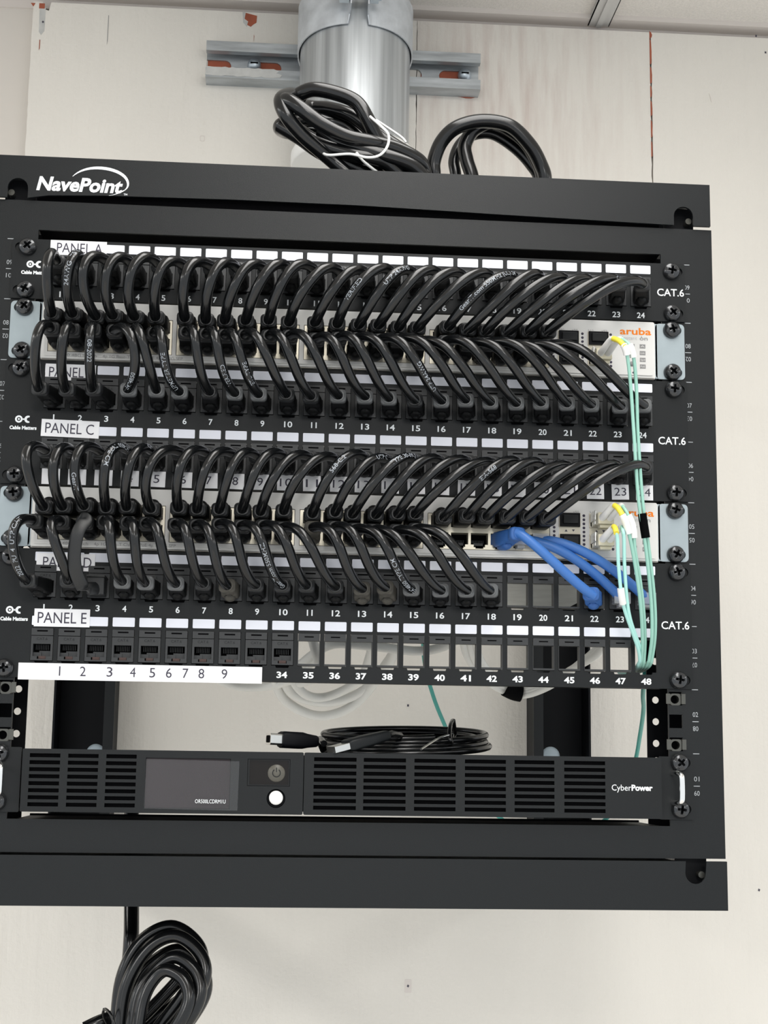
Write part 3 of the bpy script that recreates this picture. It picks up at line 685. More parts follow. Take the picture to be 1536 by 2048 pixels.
ROWLAB = {'A': 'above the upper switch', 'B': 'below the upper switch', 'C': 'above the lower switch', 'D': 'below the lower switch'}
def patch_cable(row, i, kind='black'):
    up = row in 'AC'; z0 = (7 if row in 'AB' else 4) * U
    x1 = PX(i); z1 = JZ[row]; x2 = SP[i - 1]; z2 = z0 + (25.8 if up else 13.2)
    rnd = lambda a: random.uniform(-a, a)
    col = 'blue' if kind == 'blue' else 'cable_black'; r = (3.7 if row == 'A' else 3.45) if kind != 'blue' else 3.4
    side = 'top' if up else 'bottom'
    lab = {'black': 'black patch cable', 'blue': 'blue patch cable', 'flat': 'flat black patch cable'}[kind]
    lab = '%s looping from port %d of PANEL %s, %s' % (lab, i, row, ROWLAB[row])
    if kind == 'flat': lab = 'flat ribbon-like black patch cable from port 3 of PANEL D, below the lower switch'
    if (row, i) in (('D', 8), ('D', 13), ('D', 14)): lab = 'black patch cable with dusty brown connector in port %d of PANEL D' % i
    root = thing('patch_cable', lab, 'patch cable', ((x1 + x2) / 2, -30, (z1 + z2) / 2), 'blue patch cables' if kind == 'blue' else 'patch cables in row %s' % row)
    k1 = k2 = 'dark'
    if row == 'B' and i >= 4 and i not in (7, 10, 11, 15): k1 = 'lit'  # collars that catch the light get the paler colour
    if row == 'D' and i >= 15: k1 = 'lit'
    if row == 'D' and i in (4, 5, 6): k1 = 'lit'
    if row == 'D' and i in (8, 13, 14): k1 = 'dusty'
    if row == 'D' and i == 13: k2 = 'dusty'
    if kind == 'blue': k1 = 'blue' if i == 22 else 'clear'; k2 = 'blue' if i == 22 else 'clear'
    dx = x2 - x1
    yaw1 = rnd(.05) + max(-.2, min(.2, dx * .003)) ; yaw2 = rnd(.05) - max(-.16, min(.16, (dx + 20) * .0022)) - .05
    if row == 'A' and i < 4: yaw1 = 0.02
    if row == 'B' and i < 4: yaw1 = -.26; yaw2 = -.1
    if row == 'D' and i == 1: yaw1 = -.3; yaw2 = -.3
    if kind == 'blue': yaw1, yaw2 = (-.3, .35) if i == 22 else (0, 0)
    # plugs
    if kind == 'flat':
        fl = MB(); fl.box(x1 - 5.8, x1 + 5.8, -20, 2, z1 - 6.5, z1 + 5.5, 'collar_dark'); fl.box(x1 - 6.4, x1 + 6.4, -22, -1, z1 + 5.0, z1 + 6.6, 'collar_dark'); build('connector', fl, root, (x1, -2, z1), bevel=.6)
        s1 = Vector((x1 - 2, -21, z1 - 3)); s2 = add_plug(root, x2, YS, z2, 'dark', False, yaw2)
    else:
        s1 = add_plug(root, x1, YP, z1, k1, False, yaw1, rnd(.03)); s2 = add_plug(root, x2, YS, z2, k2, up, yaw2, rnd(.03))
    h1, h2 = 36, 24; a1 = Vector((0, 0, 0)); a2 = Vector((0, 0, 0))
    if row in 'AC':
        f = (i - 1) / 23
        h1 = 38 - 12 * f + rnd(3); h2 = 26 - 6 * f + rnd(2); a1 = Vector((-15 + 2 * f + rnd(3), 0, 5 - 3 * f + rnd(3))); a2 = Vector((-8 + 26 * f + rnd(3), 0, 12 + 2 * f))
        if row == 'C':
            h1 = 36 - 14 * f + rnd(3); a1.x = -14 - 2 * f
        OV = {('A', 1): (-2, -2), ('A', 2): (-1, -7), ('A', 3): (-16, -12), ('A', 4): (-12, -10), ('A', 5): (-12, -10), ('C', 1): (-15, -8), ('C', 2): (-8, -8), ('C', 3): (-15, -8), ('C', 4): (-13, -1), ('C', 6): (-16, -8), ('C', 5): (-9, -2)}
        if (row, i) in OV: a1.x, a2.x = OV[(row, i)]
    else:
        f = (i - 1) / 23
        h1 = 20 + rnd(2); h2 = 36 - 8 * f + rnd(3); a1 = Vector((-8 - 14 * f + rnd(3), 0, 8 + rnd(2))); a2 = Vector(((4 if row == 'B' else 8) + 20 * f + rnd(3), 0, 2 - 2 * f))
        OV = {('B', 1): (-2, -6), ('B', 2): (-4, 0), ('B', 3): (-2, 3), ('B', 4): (10, 18), ('B', 5): (-4, 6), ('D', 1): (-8, -14), ('D', 2): (2, -12), ('D', 3): (-26, -18)}
        if (row, i) in OV: a1.x, a2.x = OV[(row, i)]
        if row == 'D' and kind == 'black': a1.z = 7
    if kind == 'blue':
        h1, h2 = (6, 8) if i == 22 else (7, 14); a1 = Vector((-16, 0, 13)); a2 = Vector((27, 0, -2))
        if i == 22: a1 = Vector((-14, 0, 7)); a2 = Vector((10, 0, -7))
    pts = bezier(s1, s1 + Vector((a1.x, -h1, a1.z)), s2 + Vector((a2.x, -h2, a2.z)), s2, 30)
    if kind == 'flat': pts = spline([s2 + Vector((0, 1, 0)), s2 + Vector((-1, -5, 1)), at(172, 1040, -44), at(157, 1062, -48), at(149, 1100, -46), at(151, 1140, -42), at(166, 1175, -34), s1 + Vector((-3, -1, 0)), s1 + Vector((4, 2, 1))], 6)[::-1]
    # tuck both ends into the boots
    pts = [s1 + (s1 - pts[1]).normalized() * 3] + pts + [s2 + (s2 - pts[-2]).normalized() * 3]
    b = MB(); b.tube(pts, r, 'collar_dark' if kind == 'flat' else col, 14, flat=(1.2, 4.4) if kind == 'flat' else None); build('jacket', b, root)
    if (row, i) in PRINTS:
        t_, s0, rev = PRINTS[(row, i)]; jacket_print(root, pts, t_, s0, r, rnd(.3), 2.9, rev)
    return root
for i in range(1, 25): patch_cable('A', i)
for i in range(1, 25): patch_cable('B', i)
for i in range(1, 25): patch_cable('C', i)
for i in range(1, 19): patch_cable('D', i, 'flat' if i == 3 else 'black')
for i in (22, 23, 24): patch_cable('D', i, 'blue')
for v in PLUGS.values():
    for o in v:
        if o: bpy.data.objects.remove(o)

# ---------------------------------------------------------------- fibre patch cords
def fibre(label, cx, cz, path_a, path_b, mt, tags, tape=None, tail=None):
    """duplex cord: clear-beige duplex plug, two white boots, one yellow sleeve, two strands"""
    root = thing('fiber_patch_cord', label, 'fiber cord', (cx, YS, cz), 'teal duplex fiber cords')
    b = MB(); b.box(cx - 6.4, cx + 6.4, YS - 12, YS + 2, cz - 4.6, cz + 3.6, 'steel'); b.box(cx - 5.6, cx + 5.6, YS - 20, YS - 12, cz - 5.2, cz + 2.8, 'lc_beige'); b.box(cx - 3.8, cx + 4.6, YS - 17, YS - 9, cz - 7.6, cz - 5.2, 'lc_beige')
    b.box(cx - 7.2, cx - 5.8, YS - 16, YS - 2, cz - 2, cz + 5, 'steel')
    build('duplex_plug', b, root, bevel=.5)
    ends = []
    for k, path in enumerate((path_a, path_b)):
        st = Vector((cx - 2.6 + 5.2 * k, YS - 19, cz - 1)); first = at(*path[0])
        mid = Vector((st.x + 4, YS - 34, cz + 5)); 
        bo = spline([st, Vector((st.x + 1.2, YS - 26, cz + 1)), mid, mid.lerp(first, .3) + Vector((0, -1, 1.2))], 6)
        b = MB(); n = len(bo); b.tube(bo, [2.7 - 1.0 * i / n for i in range(n)], 'boot_white' , 12); build('boot', b, root)
        pts = spline([bo[-1]] + [at(*p) for p in path], 8)
        if tail: pts = pts + spline([pts[-1]] + tail[k], 6)[1:]
        b = MB(); b.tube([bo[-1] - (pts[1] - bo[-1])] + pts, 1.25, mt, 10); build('strand', b, root); ends.append(pts)
        if k == 0:
            b = MB(); b.tube(pts[0:9] if False else [bo[-1].lerp(pts[8], t / 5) + Vector((0, 0, .8 * math.sin(math.pi * t / 5))) for t in range(-1, 7)], 1.95, 'yellow', 12); build('yellow_sleeve', b, root)
    for (k, i0, i1, m_) in tags:
        pts = ends[k]; b = MB(); seg = pts[i0:i1 + 1]; b.tube(seg, 2.5, m_, 10); build('marker_tag', b, root)
    if tape:
        pa_, pb_ = ends; b = MB(); i0, i1 = tape
        seg = [(pa_[i] + pb_[i]) / 2 for i in range(i0, i1 + 1)]; b.tube(seg, 3.1, 'hole_black', 12); build('tape_band', b, root)
    return root
HOLE = Vector((PX(24), 6, 106))
def tailpts(dx, deep): return [Vector((PX(24) + dx, 6, 104.0)), Vector((PX(24) + dx * .5, 30, 102)), Vector((PX(24) + dx, deep * .8, 104))]
fibre('longest teal duplex fiber cord, from the upper switch, with white marker tags', 177.4, 7 * U + zl,
      [(1247, 690, -52), (1255, 715, -50), (1262, 780, -44), (1268, 870, -40), (1277, 1000, -38), (1292, 1100, -34), (1302, 1200, -26), (1304, 1270, -18), (1298, 1322, -6)],
      [(1259, 690, -50), (1268, 720, -48), (1273, 780, -42), (1276, 870, -38), (1285, 1000, -36), (1298, 1100, -32), (1309, 1200, -24), (1310, 1270, -16), (1303, 1324, -5)],
      'teal', [(0, 8, 15, 'white_plastic'), (1, 8, 15, 'white_plastic')], (42, 46), [tailpts(1, 70), tailpts(3, 80)])
fibre('teal duplex fiber cord from the upper cage of the lower switch, white tags near plug', 177.4, 4 * U + zu,
      [(1243, 1027, -50), (1253, 1050, -48), (1263, 1090, -44), (1275, 1160, -36), (1282, 1220, -28), (1285, 1280, -16), (1283, 1322, -5)],
      [(1255, 1028, -48), (1266, 1055, -46), (1270, 1100, -42), (1280, 1160, -34), (1287, 1220, -26), (1290, 1280, -14), (1288, 1324, -4)],
      'teal', [(0, 9, 20, 'white_plastic'), (1, 9, 20, 'white_plastic')], None, [tailpts(-3, 70), tailpts(-1, 80)])
fibre('pale teal duplex fiber cord from the lowest cage of the lower switch, strands spread apart', 177.4, 4 * U + zl,
      [(1232, 1063, -50), (1235, 1080, -48), (1237, 1130, -42), (1243, 1190, -36), (1250, 1222, -30), (1264, 1262, -22), (1277, 1300, -12), (1280, 1322, -5)],
      [(1246, 1063, -48), (1248, 1080, -46), (1249, 1130, -40), (1253, 1190, -34), (1259, 1232, -28), (1270, 1268, -20), (1282, 1300, -10), (1284, 1322, -4)],
      'teal_light', [(0, 30, 36, 'white_plastic')], None, [tailpts(-5, 70), tailpts(-4, 80)])
p = [at(1290, 1345, 80), at(1286, 1390, 150), at(1287, 1420, 220), at(1280, 1470, 300), at(1268, 1530, 360), at(1235, 1610, 400), at(1195, 1650, 420), at(1110, 1690, 430), at(1020, 1650, 430), at(950, 1580, 420), at(885, 1440, 400), at(862, 1378, 390), at(850, 1330, 380), at(846, 1285, 360), at(850, 1240, 330)]
b = MB(); b.tube(spline(p, 8), 1.9, 'teal_dark', 10); o = build('fiber_cable', b, None, at(862, 1378, 390), label='single teal fiber cable hanging behind the rack in front of the wall', category='fiber cable')

# ---------------------------------------------------------------- white cables behind the rack
def loose(name, pts, r, m_, label, cat, group=None, per=8):
    b = MB(); q = [Vector(p_) if isinstance(p_, Vector) else at(*p_) for p_ in pts]; b.tube(spline(q, per), r, m_, 12)
    o = build(name, b, None, q[len(q) // 2], label=label, category=cat)
    if group: o['group'] = group
    return o, q
WG = 'white network cables behind the rack'
loose('network_cable', [(560, 1180, 260), (545, 1290, 330), (555, 1375, 380), (585, 1412, 400), (640, 1432, 405), (700, 1415, 400), (745, 1370, 380), (790, 1300, 330), (800, 1180, 260)], 4.6, 'white_cable', 'white network cable hanging lowest in the loop under PANEL E', 'cable', WG)
loose('network_cable', [(575, 1180, 250), (562, 1290, 330), (570, 1365, 370), (600, 1395, 390), (660, 1404, 395), (720, 1385, 390), (760, 1345, 370), (800, 1280, 320), (830, 1180, 250)], 4.6, 'white_cable', 'white network cable in the middle of the loop under PANEL E', 'cable', WG)
loose('network_cable', [(520, 1200, 250), (560, 1300, 310), (600, 1380, 350), (650, 1394, 370), (715, 1362, 350), (740, 1310, 330), (760, 1200, 250)], 4.2, 'white_cable', 'white network cable highest in the loop under PANEL E', 'cable', WG)
loose('network_cable', [(420, 1350, 360), (470, 1372, 380), (540, 1372, 380), (600, 1350, 340), (630, 1300, 300), (600, 1240, 240), (590, 1180, 200)], 4.0, 'white_cable', 'white network cable crossing behind the long number strip', 'cable', WG)
loose('network_cable', [(616, 1180, 180), (624, 1270, 200), (636, 1320, 220), (640, 1350, 260), (600, 1366, 330)], 4.2, 'white_cable', 'white network cable dropping behind the opening numbered 35', 'cable', WG)
loose('network_cable', [(600, 1330, 300), (660, 1290, 260), (740, 1292, 260), (840, 1302, 280), (905, 1284, 260), (960, 1230, 220), (970, 1180, 200)], 4.2, 'white_cable', 'white network cable sagging behind the openings numbered 37 to 40', 'cable', WG)
for k, lb in enumerate(('left one', 'middle one', 'right one')):
    loose('network_cable', [(925 + 12 * k, 1180, 260), (926 + 12 * k, 1280, 300), (945 + 11 * k, 1330, 340), (985 + 8 * k, 1370 - 4 * k, 370), (1040, 1390 - 6 * k, 380), (1095, 1374 - 4 * k, 350), (1150, 1335, 300), (1200, 1290 + 6 * k, 250), (1225 + 8 * k, 1230, 210), (1230 + 8 * k, 1170, 200)], 3.6, 'white_cable',
          'white network cable in the strapped bundle at the right, %s of three' % lb, 'cable', WG)
b = MB(); sp = spline([at(1012, 1375, 376), at(1028, 1383, 379), at(1042, 1386, 380)], 4); b.tube(sp, 8.6, 'hole_black', 16); build('cable_strap', b, None, sp[2], label='black strap around the white cable bundle under the opening numbered 43', category='cable strap')

# ---------------------------------------------------------------- UPS
ups = thing('rack_power_supply', 'black rack power supply with display and round white button at the rack bottom', 'power supply', (0, 0, -.5))
YU = -7.0
b = MB(); b.box(-214, 214, 2, 215, 1.5, 39.5, 'rack_inner'); build('chassis', b, ups)
rowsz = [37.0 - 4.62 * k for k in range(8)]
def bezel(x0, x1, cols, extra=()):
    hs = [rect(a, c_, z - 1.3, z + 1.3) for a, c_ in cols for z in rowsz] + list(extra)
    b = MB(); b.plate([(a + (x0 + x1) / 2, c_ + 20.6) for a, c_ in rrect(x1 - x0, 41.6, 1.0)], hs, YU, YU + 3, 'ups_black'); b.box(x0 + 1, x1 - 1, YU + 3, 2, .3, 41, 'ups_black')
    for a, c_ in cols:
        b.box(a - .4, c_ + .4, YU + 2.6, YU + 2.98, 1.5, 40, 'hole_black')
    return build('bezel', b, ups, bevel=0.35)
bl = bezel(-216.6, -28.4, [(-211.8, -191.6), (-186.4, -166.2), (-161.0, -140.8)], [rect(-134.6, -77.6, 3.0, 36.4), rect(-66.2, -37.4, 18.6, 36.6), circ(-46.5, 10.4, 6.3, 28)])
br = bezel(-27.9, 218.6, [(-21.3, 7.6), (12.5, 41.4), (47.2, 75.6), (81.9, 110.2), (116.2, 143.8), (150.6, 179.2)])
b = MB(); b.box(-134.4, -77.8, YU + 1.4, YU + 3.1, 3.1, 36.2, 'lcd'); lcd = build('display', b, ups)
b = MB(); R_ = Matrix.Translation((-103.5, YU - .5, 19)) @ Matrix.Rotation(.012, 4, 'Y')
nx, nz = 30, 16; V = []; F = []
for i in range(nx + 1):
    for j in range(nz + 1):
        x_ = -31 + 62.5 * i / nx; z_ = -16.6 + 32.8 * j / nz
        y_ = .35 * math.sin(i * .9 + j * .5) * math.sin(j * 1.1) * (1 if 2 < i < nx - 4 else .2); V.append(R_ @ Vector((x_, y_, z_)))
for i in range(nx):
    for j in range(nz): q = i * (nz + 1) + j; F.append((q, q + nz + 1, q + nz + 2, q + 1))
b.add(V, F, 'film', True); build('protective_film', b, lcd)
b = MB(); b.text('OR500LCDRM1U', -90.5, 8.0, 2.5, YU - 1.2, 'print_white', width=20.4); build('printed_marks', b, lcd)
b = MB(); b.box(-65.9, -37.7, YU + 1.6, YU + 3.1, 18.9, 36.3, 'dark_glass'); b.plate(rect(-65.9, -37.7, 18.9, 36.3), [rect(-64.9, -38.3, 19.5, 35.9)], YU + .2, YU + 1.6, 'rack_black')
b.lathe([(5.9, 0), (5.6, .5), (.01, .6)], (-46.6, YU + 1.6, 27.2), 'button_dim', 32)
b.plate(arcpts(-46.6, 27.4, 2.9, 125, 415, 20) + arcpts(-46.6, 27.4, 2.4, 55, -235, 20), [], YU + .75, YU + .95, 'ups_black'); b.box(-46.85, -46.35, YU + .75, YU + .95, 28, 31, 'ups_black')
build('power_button', b, ups)
b = MB(); b.lathe([(6.2, 0), (6.2, 1.2), (5.2, 1.4), (5.0, .2)], (-46.5, YU + 3, 10.4), 'rack_inner', 28); b.lathe([(4.7, 0), (4.7, 4.4), (4.2, 5.2), (2.5, 5.7), (.01, 5.8)], (-46.5, YU + 3, 10.9), 'white_plastic', 28); build('round_button', b, ups)
b = MB(); b.text('Cyber', 183.6, 20.7, 4.0, YU - .12, 'print_white', width=13.6, align='l', bold=.0); b.text('Power', 197.4, 20.7, 3.7, YU - .12, 'print_white', width=14.8, align='l', bold=.04); build('maker_logo', b, ups)
for sx in (-1, 1):
    b = MB(); b.plate([(sx * 230.2 + a, 20.8 + c_) for a, c_ in rrect(24, 43, 1.0)], [slot(sx * 234.5, 38.1, 12, 6.8), slot(sx * 234.5, 6.35, 12, 6.8)], -2.0, -.1, 'ups_black'); build('mounting_ear', b, ups)
    hx = sx * 230.6 - (.6 if sx > 0 else -1.2); b = MB(); b.tube(spline([(hx - 2, -2, 31), (hx - 1.5, -10, 31), (hx, -15, 29.5), (hx + .3, -16, 26), (hx + .3, -16, 16), (hx, -15, 12.2), (hx - 1.5, -10, 10.8), (hx - 2, -2, 10.8)], 5), 2.1, 'chrome', 14); build('handle', b, ups)
    for z in (38.1, 6.35): screw(ups, sx * 232.7, z, -2)

# ---------------------------------------------------------------- USB cable lying on the power supply
usb = thing('usb_cable', 'coiled black USB cable with two plugs lying on the bottom power supply', 'usb cable', (40, 90, 39.5))
cp = []; ns = 150
for k in range(ns + 1):
    t = 2 * math.pi * (4.35 * k / ns) + 2.9; f = k / ns
    rx = 62 - 7 * f + 3 * math.sin(t * .53); ry = 52 - 8 * f
    cp.append(Vector((48 + rx * math.cos(t) + 3 * math.sin(3 * f * 6), 85 + ry * math.sin(t), 43.5 + 11.5 * f + (2.6 * math.sin(t * 1.0 + .6)) + 2.5 * (1 + math.sin(t)) / 2 * 2.3)))
ta = at(640, 1478, 50); cp = [at(648, 1487, 20)] + [ta] + cp[3:]
b = MB(); b.tube(spline(cp, 2), 2.35, 'cord_black', 10); build('cord', b, usb)
def plug_body(p0, p1, w0, w1, h0, h1, m_):
    d = (p1 - p0).normalized(); s_ = d.cross(Vector((0, 0, 1))).normalized(); u_ = s_.cross(d); L = []
    for f, w_, h in ((0, w0 * .85, h0 * .85), (.06, w0, h0), (.55, w0, h0), (.7, (w0 + w1) / 2, (h0 + h1) / 2), (.95, w1, h1), (1, w1 * .8, h1 * .8)):
        c_ = p0.lerp(p1, f); L.append([c_ + s_ * a + u_ * e for a, e in rrect(w_, h, min(w_, h) * .25, 3)])
    b = MB(); b.loft(L, m_, True); return b
p0 = at(560, 1479, 18); p1 = at(634, 1483, 30)
build('square_plug', plug_body(p0, p1, 12.5, 8, 11.5, 8, 'rack_inner'), usb)
d = (p0 - p1).normalized(); s_ = d.cross(Vector((0, 0, 1))).normalized(); u_ = s_.cross(d) * -1
b = MB(); tip = p0 + d * 9; b.loft([[q + s_ * a + u_ * e for a, e in rrect(8.4, 7.8, 1.2, 2)] for q in (p0 - d * 1, tip)], 'steel', False)
b.loft([[q + s_ * a + u_ * e for a, e in rrect(5.6, 5, 1, 2)] for q in (tip, tip + d * .3)], 'hole_black', False); build('metal_tip', b, usb)
p0 = at(692, 1492, -1); p1 = at(776, 1470, 14)
build('flat_plug', plug_body(p0, p1, 15, 9, 8, 7, 'panel_black'), usb)
d = (p0 - p1).normalized(); s_ = d.cross(Vector((0, 0, 1))).normalized(); u_ = s_.cross(d) * -1
b = MB(); b.loft([[q + s_ * a + u_ * e for a, e in rrect(12, 4.5, .4, 2)] for q in (p0 - d * 1, p0 + d * 12)], 'steel', False); build('metal_tip', b, usb)
b = MB(); b.tube([at(776, 1470, 14), at(784, 1468, 17), at(800, 1472, 40)], 2.6, 'cord_black', 10); build('cord_end', b, usb)
b = MB(); tp = [at(905, 1441, 60), at(901, 1450, 40), at(899, 1470, 32), at(903, 1485, 34), at(910, 1470, 90), at(907, 1441, 62)]; b.tube(spline(tp, 5), 1.5, 'cord_black', 8); b.tube(spline([at(898, 1470, 31), at(875, 1478, 24), at(842, 1499, 4)], 5), .9, 'steel', 8); build('twist_tie', b, usb)

# ---------------------------------------------------------------- power cords on top of the rack
RC = 5.6
def rest(s_):
    # strands run on down until they lie on the roof of the rack
    q = [at(*k) for k in s_]
    if s_[0][1] >= 350: q = [Vector((q[0].x + 8, q[0].y + 22, 461.6 + RC)), Vector((q[0].x + 1, q[0].y + 6, 461.6 + RC + 6))] + q
    if s_[-1][1] >= 350: q = q + [Vector((q[-1].x - 1, q[-1].y + 6, 461.6 + RC + 6)), Vector((q[-1].x - 8, q[-1].y + 22, 461.6 + RC))]
    return q
cord = thing('power_cord', 'thick black power cord coil bound with white tie, on top before the conduit', 'power cord', (0, 90, 462))
seq = [[(700, 352, 24), (660, 318, 22), (605, 270, 14), (572, 230, 8), (562, 200, 14), (580, 190, 30), (600, 196, 44)],
       [(850, 352, 34), (838, 322, 26), (790, 296, 20), (740, 284, 14), (690, 272, 10), (640, 246, 6), (600, 216, 4), (572, 200, 10), (566, 214, 24)],
       [(815, 350, 42), (790, 318, 36), (756, 280, 30), (735, 238, 26), (712, 204, 26), (670, 186, 28), (625, 179, 30), (595, 192, 34), (592, 206, 46), (620, 215, 60), (660, 218, 54), (705, 232, 44), (745, 262, 40), (790, 292, 38), (832, 318, 42), (845, 335, 44), (842, 352, 48)],
       [(770, 352, 60), (740, 320, 56), (720, 278, 54), (690, 252, 56), (650, 242, 56), (610, 240, 48), (572, 246, 36), (560, 254, 42), (568, 262, 56), (600, 268, 62), (650, 276, 62), (700, 300, 60), (740, 330, 60), (765, 352, 62)],
       [(560, 252, 34), (600, 276, 30), (640, 304, 26), (690, 326, 26), (745, 352, 28)],
       [(640, 262, 24), (700, 292, 18), (760, 308, 16), (820, 330, 20), (848, 356, 24)],
       [(690, 300, 30), (740, 322, 34), (790, 340, 38), (820, 358, 40)],
       [(800, 352, 24), (770, 325, 20), (720, 312, 16), (670, 298, 20), (630, 282, 26), (600, 262, 34)]]
b = MB()
for s_ in seq: b.tube(spline(rest(s_), 8), RC, 'cord_black', 16)
build('cord', b, cord)
b = MB()
b.tube(spline([at(740, 233, 14), at(765, 255, 8), at(777, 270, 6), at(775, 292, 4), at(760, 310, 4), at(735, 315, 4), at(700, 308, 8), at(655, 310, 12), at(640, 300, 24)], 6), 1.0, 'white_plastic', 8)
b.tube(spline([at(752, 240, 34), at(800, 272, 28), at(812, 285, 26)], 6), .9, 'white_plastic', 8); b.tube(spline([at(712, 305, 10), at(730, 325, 14), at(755, 345, 20)], 6), 1.1, 'white_plastic', 8)
build('wire_tie', b, cord)
cord2 = thing('power_cord', 'thick black power cord looped upright on top of the rack, right of the tied coil', 'power cord', (140, 90, 462))
b = MB()
for s_ in ([(868, 352, 80), (868, 322, 78), (884, 282, 74), (915, 254, 70), (965, 242, 68), (1020, 252, 68), (1060, 290, 70), (1082, 330, 74), (1090, 360, 76)],
           [(912, 356, 96), (908, 322, 96), (920, 290, 96), (945, 270, 96), (985, 268, 96), (1030, 296, 96), (1062, 330, 96), (1078, 362, 96)],
           [(945, 360, 84), (934, 322, 84), (930, 290, 84), (950, 258, 82), (990, 246, 84), (1040, 275, 86), (1068, 312, 88), (1085, 358, 90)]):
    b.tube(spline(rest(s_), 8), RC if s_[0][0] != 912 else 4.7, 'cord_black', 16)
build('cord', b, cord2)

# ---------------------------------------------------------------- power cord hanging below
cord3 = thing('power_cord', 'bundled black power cord hanging below the rack on the left', 'power cord', (-120, 90, -200))
b = MB(); b.tube(spline([at(263, 1600, 130), at(263, 1740, 120), at(263, 1840, 100), at(262, 1880, 92), at(258, 1930, 90), at(246, 2000, 90), at(232, 2060, 90)], 6), 5.6, 'cord_black', 14)
loops = [((228, 2090), (243, 1960), (282, 1884), (342, 1853), (392, 1884), (402, 1930), (360, 2000), (300, 2080), (60)),
         ((236, 2090), (252, 1975), (296, 1898), (352, 1872), (400, 1908), (408, 1960), (366, 2030), (310, 2100), (48)),
         ((246, 2090), (270, 1975), (306, 1925), (360, 1900), (402, 1935), (410, 1985), (372, 2050), (310, 2120), (66)),
         ((258, 2090), (276, 1990), (312, 1940), (352, 1914), (392, 1945), (399, 1995), (362, 2060), (300, 2130), (40)),
         ((270, 2090), (286, 2000), (310, 1955), (336, 1940), (368, 1960), (378, 2000), (356, 2050), (310, 2110), (36)),
         ((216, 2100), (290, 2030), (350, 1968), (380, 1930), (396, 1960), (370, 2030), (300, 2110), (250, 2150), (82)),
         ((240, 2120), (300, 2045), (360, 2000), (385, 1975), (390, 2000), (360, 2060), (300, 2130), (250, 2160), (88)),
         ((250, 2140), (310, 2066), (365, 2030), (392, 2010), (385, 2030), (350, 2085), (290, 2150), (240, 2180), (78))]
for L_ in loops:
    dd = L_[-1]; P_ = list(L_[:-1]) + [(L_[-2][0] - 22, L_[-2][1] + 70), ((L_[0][0] + L_[-2][0]) / 2 - 26, L_[-2][1] + 118), (L_[0][0] - 24, L_[0][1] + 80)]
    q_ = spline([at(q[0], q[1], dd + 6 * math.sin(k * .8)) for k, q in enumerate(P_)], 8, True); b.tube(q_ + q_[:2], 4.7, 'cord_black', 14)
build('cord', b, cord3)
b = MB(); b.tube(spline([at(214, 2048, 60), at(206, 2030, 52), at(210, 2018, 40), at(222, 2030, 30), at(232, 2060, 28)], 5), 1.0, 'cord_black', 8); b.tube([at(207, 2018, 40), at(214, 2022, 36)], .8, 'cord_black', 6); b.tube(spline([at(170, 2058, 60), at(200, 2044, 62), at(240, 2030, 70)], 4), 5, 'cord_black', 10)
build('twist_tie', b, cord3)

# ---------------------------------------------------------------- conduit, clamp and strut channel
CX, CY, CR = 18.6, 423.5, 57.15
cond = thing('metal_conduit', 'large galvanized conduit pipe coming down from the ceiling behind the rack', 'conduit', (CX, CY, 660))
b = MB(); n = 64
L = [[Vector((CX + CR * math.cos(2 * math.pi * k / n), CY + CR * math.sin(2 * math.pi * k / n), z)) for k in range(n)] for z in (652, 1100)]; b.loft(L, 'galv', True, False)
L = [[Vector((CX + (CR - 3) * math.cos(-2 * math.pi * k / n), CY + (CR - 3) * math.sin(-2 * math.pi * k / n), z)) for k in range(n)] for z in (652, 1100)]; b.loft(L, 'galv', True, False)
build('pipe', b, cond)
b = MB(); pr_ = [(CR - 40, 638), (CR + 5.5, 638), (CR + 7, 639.5), (CR + 7, 651), (CR + 5.5, 654), (CR + .2, 655), (CR - 40, 652), (CR - 40, 638)]
b.loft([[Vector((CX + q * math.cos(2 * math.pi * k / 48), CY + q * math.sin(2 * math.pi * k / 48), z)) for k in range(48)] for q, z in pr_], 'white_plastic', True, False); build('bushing', b, cond)
# clamp: two curved straps that reach down to the channel
cl = thing('pipe_clamp', 'galvanized two-piece clamp bolted around the large conduit', 'pipe clamp', (CX, CY, 780))
for sx in (-1, 1):
    V = []; F = []; nn = 28; R1 = CR + 1.6
    path = []
    a0 = math.radians(90 - 8.5)
    for k in range(nn + 1):
        a = a0 - (a0 + math.radians(38)) * k / nn   # from the front round to the back side
        path.append((CX + sx * R1 * math.cos(a), CY - R1 * math.sin(a)))
    lx, ly = path[0]; path = [(lx - sx * .6, ly - 26), (lx - sx * .4, ly - 12), (lx, ly - 4), (lx + sx * 1.6, ly - .6)] + path[1:] + [(CX + sx * (CR - 6), 478), (CX + sx * (CR - 6), 490)]
    m_ = len(path)
    zt = lambda k: 812 - (12 if k == 0 else 0); 
    for k, (x_, y_) in enumerate(path):
        d0 = Vector(path[max(0, k - 1)]); d1 = Vector(path[min(m_ - 1, k + 1)]); t_ = (d1 - d0).normalized(); nrm = Vector((-t_.y, t_.x)) * 1.3 * (-sx)
        zb = 767 - 17 * min(1, max(0, (k - 4) / (m_ - 6))) ** 2
        if k < 3: zb = 776
        for (q, z_) in ((0, zb), (1, zb), (1, zt(k)), (0, zt(k))): V.append((x_ + nrm.x * q, y_ + nrm.y * q, z_))
    for k in range(m_ - 1):
        for j in range(4): F.append((k * 4 + j, k * 4 + (j + 1) % 4, (k + 1) * 4 + (j + 1) % 4, (k + 1) * 4 + j))
    F += [(0, 1, 2, 3), tuple((m_ - 1) * 4 + j for j in (3, 2, 1, 0))]
    b = MB(); b.add(V, F, 'galv_clamp', False); o = build('strap', b, cl)
    for pl in o.data.polygons: pl.use_smooth = False
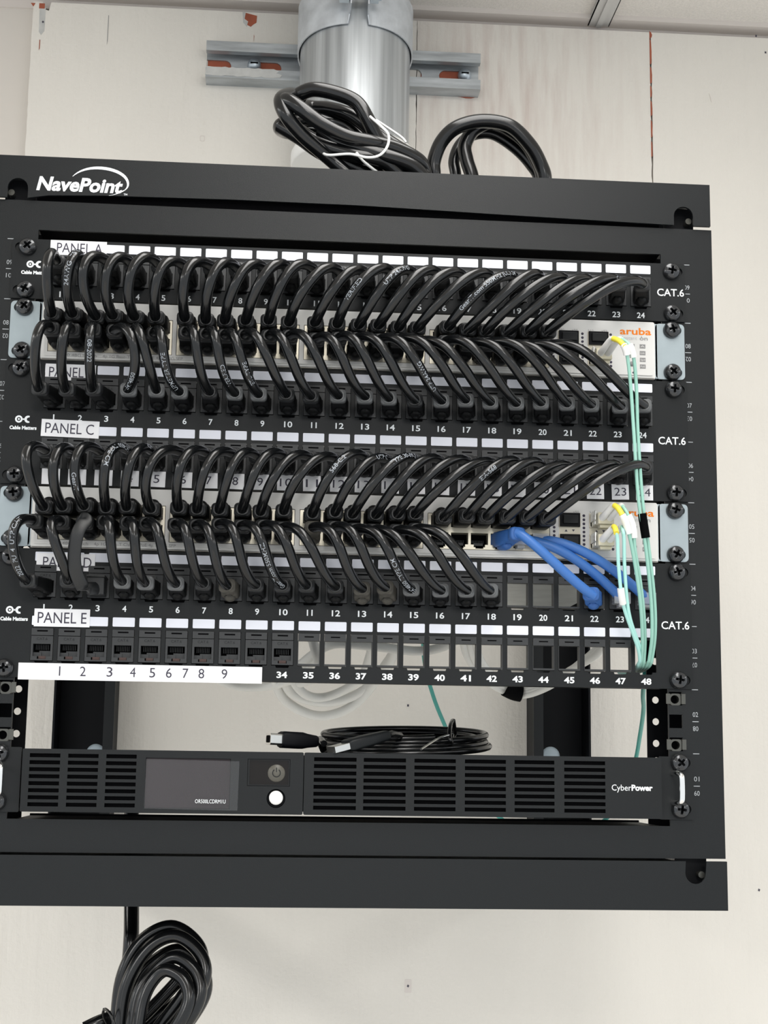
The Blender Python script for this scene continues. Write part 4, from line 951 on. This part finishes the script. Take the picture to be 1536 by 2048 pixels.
b = MB(); yb = CY - CR - 15; b.cyl((CX - 36, yb, 790), (CX + 22, yb, 790), 3.6, 'bolt_zinc'); b.cyl((CX - 20, yb, 790), (CX - 10.5, yb, 790), 8, 'bolt_zinc', n=6, smooth=False); b.cyl((CX + 10.5, yb, 790), (CX + 19, yb, 790), 6.6, 'bolt_zinc', n=8, smooth=False)
build('bolt', b, cl)
st = thing('strut_channel', 'galvanized slotted strut channel screwed to the wall behind the conduit', 'strut channel', (10, YB, 780))
x0, x1 = -139, 158.5; b = MB()
b.box(x0, x1, 483, YB, 798, 800.2, 'strut_galv'); b.box(x0, x1, 483, YB, 758.6, 760.8, 'strut_galv')
b.box(x0, x1, 481, 483, 789, 800.2, 'strut_galv'); b.box(x0, x1, 481, 483, 758.6, 769.6, 'strut_galv')
b.box(x0, x1, 483, 489, 789, 790.6, 'strut_galv'); b.box(x0, x1, 483, 489, 768, 769.6, 'strut_galv')
hs = [slot(-131, 783, 38, 13), slot(-69, 783, 36, 13), slot(100, 783, 36, 13), slot(138, 783, 34, 13)]
hs = [slot(-128, 780.5, 30, 13), slot(-76, 780.5, 36, 13), slot(84, 781, 24, 13), slot(130, 781, 30, 13)]
hs[0] = [(-139.5 + .6, 774), (-120, 774)] + arcpts(-119, 780.5, 6.5, -90, 90, 8) + [(-139.5 + .6, 787)]
b.plate(rect(x0, x1, 760, 799), hs, 499.5, 501.5, 'strut_galv')
build('channel', b, st)
sm = MB(); top = [(x0 + 1 + i * 4, 770.2 + random.uniform(-.6, .6)) for i in range(19)]; bot = [(x0 - .5 + i * 4.3, 760.5 + random.uniform(-.8, .8)) for i in range(20)]
sm.plate(top + [(x0 + 79, 768), (x0 + 76, 766), (x0 + 82, 764), (x0 + 80, 761)] + bot[::-1], [], 480.6, 481.1, 'paint_smear'); build('paint_smear', sm, st)
for x_ in (-87.5, 143):
    b = MB(); b.lathe([(7.4, 0), (7.2, 3), (5.4, 6.3), (2, 7.6), (.01, 7.8)], (x_, 499.5, 782.3), 'bolt_zinc', 26); b.box(x_ - 4, x_ + 4, 491.2, 492.6, 781.6, 783, 'hole_black'); build('screw_head', b, st)
